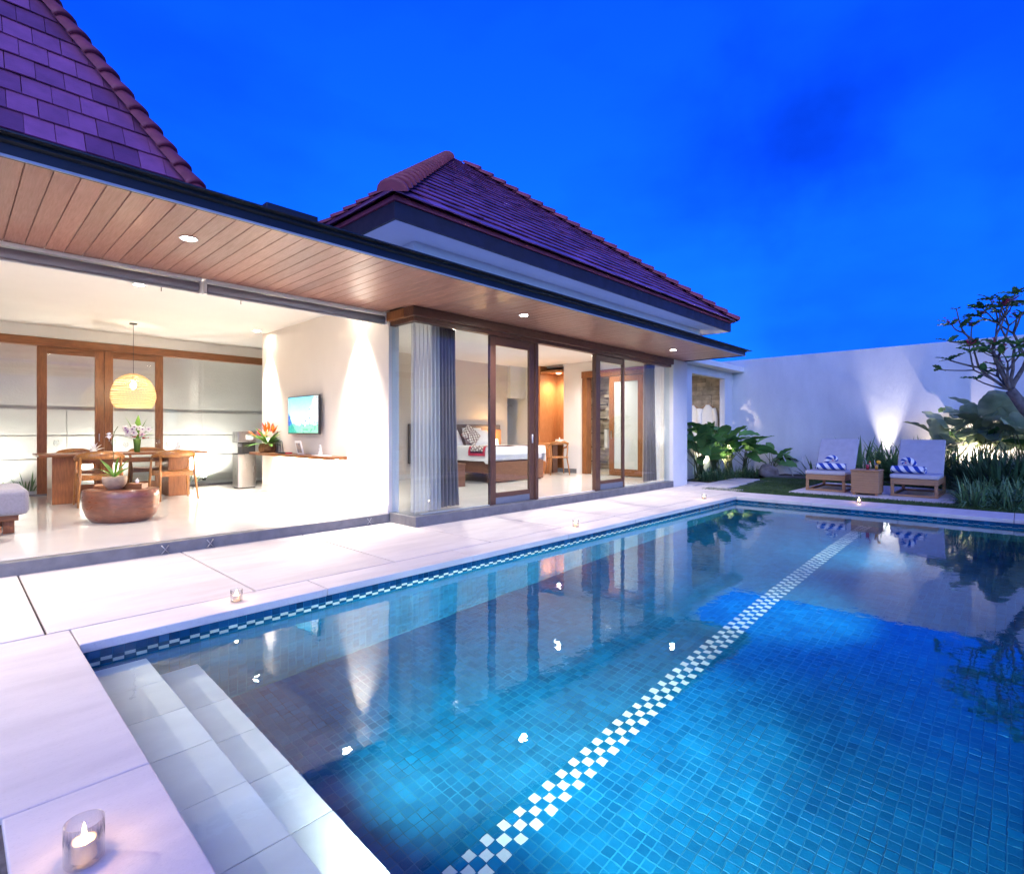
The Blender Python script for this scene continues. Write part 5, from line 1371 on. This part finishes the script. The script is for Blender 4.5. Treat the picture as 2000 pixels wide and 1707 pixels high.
broadleaf((13.95, 5.92, 0), 1.60, 28, .52, 'tall broad leaf plant under the bathroom window, left', seed=5, scale=1.15)
broadleaf((14.60, 5.80, 0), 1.45, 28, .52, 'broad leaf plant under the bathroom window, right', seed=8, scale=1.15)
broadleaf((15.25, 5.60, 0), 1.20, 17, .50, 'broad leaf plant in the corner of the garden wall', seed=13)
broadleaf((15.70, 5.05, 0), .90, 10, .42, 'small sparse broad leaf plant against the garden wall', seed=21)
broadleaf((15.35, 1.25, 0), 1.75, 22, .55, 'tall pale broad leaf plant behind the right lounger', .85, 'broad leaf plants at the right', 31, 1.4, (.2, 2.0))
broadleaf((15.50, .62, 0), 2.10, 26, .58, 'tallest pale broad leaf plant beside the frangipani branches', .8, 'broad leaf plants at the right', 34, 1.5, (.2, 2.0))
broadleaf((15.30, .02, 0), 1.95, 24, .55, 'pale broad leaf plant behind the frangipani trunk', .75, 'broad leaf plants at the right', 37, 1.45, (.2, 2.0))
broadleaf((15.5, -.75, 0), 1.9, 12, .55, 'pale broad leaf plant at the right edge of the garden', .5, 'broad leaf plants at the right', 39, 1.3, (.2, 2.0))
def clump(loc, h, n, spread, label, m, w_=.03, name='strap_leaf_plant', group=None, seed=0, droop=1.2):
    rnd = random.Random(seed); q = MB()
    for k in range(n):
        a = rnd.uniform(0, 6.283); el = R(rnd.uniform(28, 88)); r0 = rnd.random() ** .5 * spread * .55
        b0 = Vector((math.cos(a) * r0, math.sin(a) * r0, -.02)); a2 = a + rnd.uniform(-.9, .9)
        q.leaf(b0, (math.cos(a2) * math.cos(el), math.sin(a2) * math.cos(el), math.sin(el)), h * rnd.uniform(.6, 1.2), w_ * rnd.uniform(.7, 1.2), droop * rnd.uniform(.5, 1.3), seg=5)
    o = q.build(name, M[m], None, loc=loc); tag(o, label, 'plant', group)
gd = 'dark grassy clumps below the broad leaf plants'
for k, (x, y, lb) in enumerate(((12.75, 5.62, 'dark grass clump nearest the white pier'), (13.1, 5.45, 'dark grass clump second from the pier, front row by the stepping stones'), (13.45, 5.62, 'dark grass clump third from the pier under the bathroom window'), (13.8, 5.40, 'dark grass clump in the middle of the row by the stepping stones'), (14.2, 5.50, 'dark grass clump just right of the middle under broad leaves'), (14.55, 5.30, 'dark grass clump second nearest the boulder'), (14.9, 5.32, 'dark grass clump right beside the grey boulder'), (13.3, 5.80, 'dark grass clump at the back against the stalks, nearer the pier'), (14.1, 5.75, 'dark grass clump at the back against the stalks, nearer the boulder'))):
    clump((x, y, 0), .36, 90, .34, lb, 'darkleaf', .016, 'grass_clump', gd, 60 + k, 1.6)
gs = 'strap leaf shrubs between the loungers'
for k, (x, y, lb) in enumerate(((15.2, 2.85, 'lit green strap leaf shrub right behind the left lounger'), (15.35, 2.40, 'lit green strap leaf shrub in front of the bright uplight'), (15.2, 2.02, 'lit green strap leaf shrub beside the right lounger back'), (15.3, 1.65, 'strap leaf shrub directly behind the right lounger back'))):
    clump((x, y, 0), 1.02, 80, .5, lb, 'lilyleaf', .06, 'strap_leaf_shrub', gs, 80 + k, .9)
clump((14.9, 3.75, 0), .62, 16, .3, 'small spiky plant behind the left lounger', 'darkleaf', .06, 'spiky_plant', None, 90, .5)
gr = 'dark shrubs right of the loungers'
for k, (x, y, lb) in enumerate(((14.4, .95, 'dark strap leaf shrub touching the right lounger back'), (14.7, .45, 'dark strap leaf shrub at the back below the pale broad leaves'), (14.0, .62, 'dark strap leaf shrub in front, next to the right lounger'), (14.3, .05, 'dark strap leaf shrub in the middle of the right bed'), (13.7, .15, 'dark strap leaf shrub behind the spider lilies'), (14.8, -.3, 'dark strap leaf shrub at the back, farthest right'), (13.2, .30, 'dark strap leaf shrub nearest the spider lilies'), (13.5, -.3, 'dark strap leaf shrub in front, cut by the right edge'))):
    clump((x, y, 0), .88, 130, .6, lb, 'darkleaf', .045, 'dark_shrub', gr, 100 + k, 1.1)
gl_ = 'spider lily clumps at the pool corner'
for k, (x, y, lb) in enumerate(((11.45, .55, 'spider lily clump nearest the far coping, leftmost of the bed'), (11.75, .30, 'spider lily clump one step in from the far coping'), (12.1, .50, 'spider lily clump beside the foot of the right lounger'), (11.35, .12, 'spider lily clump on the far coping near the right edge'), (12.0, .0, 'spider lily clump in the middle near the right edge'), (12.45, .25, 'spider lily clump in the middle, beside the dark shrubs'), (12.6, .62, 'spider lily clump against the right lounger side'), (11.5, -.3, 'spider lily clump at the coping, cut by the right edge'), (12.9, -.1, 'spider lily clump farthest back before the dark shrubs'))):
    clump((x, y, 0), .46, 90, .42, lb, 'lilyleaf', .026, 'spider_lily', gl_, 120 + k, 1.5)
# leaning stakes by the wall, boulder
for k, (x, y, dx, lb) in enumerate(((15.7, 4.50, .25, 'thin grey stake leaning by the garden wall, left'), (15.6, 4.15, .10, 'thin grey stake leaning by the garden wall, right'))):
    q = MB(); q.tube([(x, y, 0), (x, y + dx, .52)], .014, 8); q.lathe([(0, -.0), (.02, .01), (.018, .03), (0, .035)], 10, (x, y + dx, .515)); tag(q.build('garden_stake', M['alu']), lb, 'stake', 'grey garden stakes')
rk = MB(); rr_ = random.Random(4)
def rockf(u, v):
    a = 2 * math.pi * u; p = math.pi * (v - .5); r = .24 * (1 + .16 * math.sin(3 * a + 2 * p) + .1 * math.sin(5 * p + a))
    return (15.35 + math.cos(a) * math.cos(p) * r * 1.2, 5.02 + math.sin(a) * math.cos(p) * r, .10 + math.sin(p) * r * .8)
rk.surf(rockf, 22, 14); tag(rk.build('boulder', M['rock']), 'grey garden boulder at the foot of the corner plants', 'rock')

# frangipani tree leaning in from the right
fr = thing('frangipani_tree', 'leaning frangipani tree with bare branches, sparse leaves and pink flowers', 'tree', (12.35, -.75, 0))
tk = MB()
P0 = [Vector(p) for p in ((12.35, -.75, -.05), (12.3, -.62, .5), (12.2, -.38, 1.05), (12.08, -.02, 1.55), (12.02, .16, 1.88))]
tk.tube(P0, [.12, .105, .095, .085, .07], 12)
part(tk, 'trunk', 'bark', fr)
br = MB(); tips = []
rb = random.Random(17)
def limb(p, d, l, r, depth):
    d = d.normalized(); pts = [p]; q = p.copy(); dd = d.copy()
    for k in range(4):
        dd = (dd + Vector((rb.uniform(-.16, .16), rb.uniform(-.16, .16), .06))).normalized(); q = q + dd * l / 4; pts.append(q.copy())
    br.tube(pts, [r * (1 - .09 * k) for k in range(5)], 7)
    if depth == 0: tips.append((q, dd)); return
    ax = dd.cross(Vector((rb.uniform(-1, 1), rb.uniform(-1, 1), rb.uniform(-1, 1)))).normalized()
    for k in range(2 + (rb.random() < .35)):
        nd = (Matrix.Rotation(2 * math.pi * k / 2.5 + rb.uniform(-.4, .4), 3, dd) @ (dd * .78 + ax * .62)).normalized()
        limb(q, nd, l * rb.uniform(.62, .85), r * .66, depth - 1)
hd = P0[-1]
def toward(u, v, x=None, r=.034, depth=1, start=None, xx=12.0):
    """grow a limb towards a point of the crown"""
    s = start or hd; d_ = FW + RT * (u - 1000) / 1049 + Vector((0, 0, (843 - v) / 1049)); e = Vector((0, 0, 1.2)) + d_ * xx / d_.x
    limb(s, e - s, (e - s).length * .54, r, depth)
toward(1905, 615, xx=11.9, depth=2, r=.030)
toward(1850, 690, xx=12.0, depth=1, r=.026)
toward(1940, 640, xx=12.3, depth=2, r=.03)
toward(1975, 610, xx=12.0, depth=2, r=.03)
toward(1842, 745, xx=12.1, depth=0, r=.016)
toward(1835, 700, xx=11.8, depth=1, r=.018)
toward(1955, 690, xx=11.8, depth=2, r=.026)
toward(1925, 720, xx=12.2, depth=1, r=.022)
limb(P0[3], Vector((.3, -.7, .8)), .7, .045, 2)
limb(P0[3], Vector((-.2, -.9, .7)), .7, .045, 2)
limb(hd, Vector((.5, -.3, 1)), .6, .04, 2)
part(br, 'branches', 'bark', fr)
lfm = paddle(.22, .085, .25).mesh('leaf', M['leaf'])
k_ = 0
for (p, d) in tips:
    for j in range(rb.choice((3, 5, 6, 8))):
        a = rb.uniform(0, 6.28)
        dd = (d * .4 + Vector((math.cos(a), math.sin(a), rb.uniform(-.2, .7)))).normalized(); side = dd.cross(Vector((0, 0, 1))).normalized(); nn = side.cross(dd)
        m3 = Matrix((side, dd, nn)).transposed() @ Matrix.Rotation(rb.uniform(-.6, .6), 3, 'Y')
        o = link('leaf', lfm, fr, loc=p - W[fr], rot=m3.to_euler()); s_ = rb.uniform(.6, 1.15); o.scale = (s_, s_, s_)
    if k_ % 3 == 1:
        q = MB()
        for j in range(9):
            c = p + Vector((rb.gauss(0, .05), rb.gauss(0, .05), .05 + rb.uniform(-.02, .08)))
            q.tube([p, c], .003, 4)
            for i in range(5):
                a = 1.257 * i; q.leaf(c, (math.cos(a), math.sin(a), .5), .035, .022, .2, seg=2)
        part(q, 'flower_cluster', 'pink', fr)
    k_ += 1
# low courtyard grasses behind the dining room glass
for k, (x, lb) in enumerate(((.55, 'small green plant at the courtyard wall left of the doors'), (1.0, 'small green plant at the courtyard wall behind the door frame'), (2.35, 'small green plant at the courtyard wall behind the dining table'), (3.25, 'small green grass clump at the courtyard wall near the bright uplight'), (3.6, 'low green grass clump at the courtyard wall behind the dispenser'))):
    clump((x, 13.28, .02), .46, 26, .24, lb, 'lilyleaf', .03, 'courtyard_plant', 'courtyard plants', 150 + k, .7)
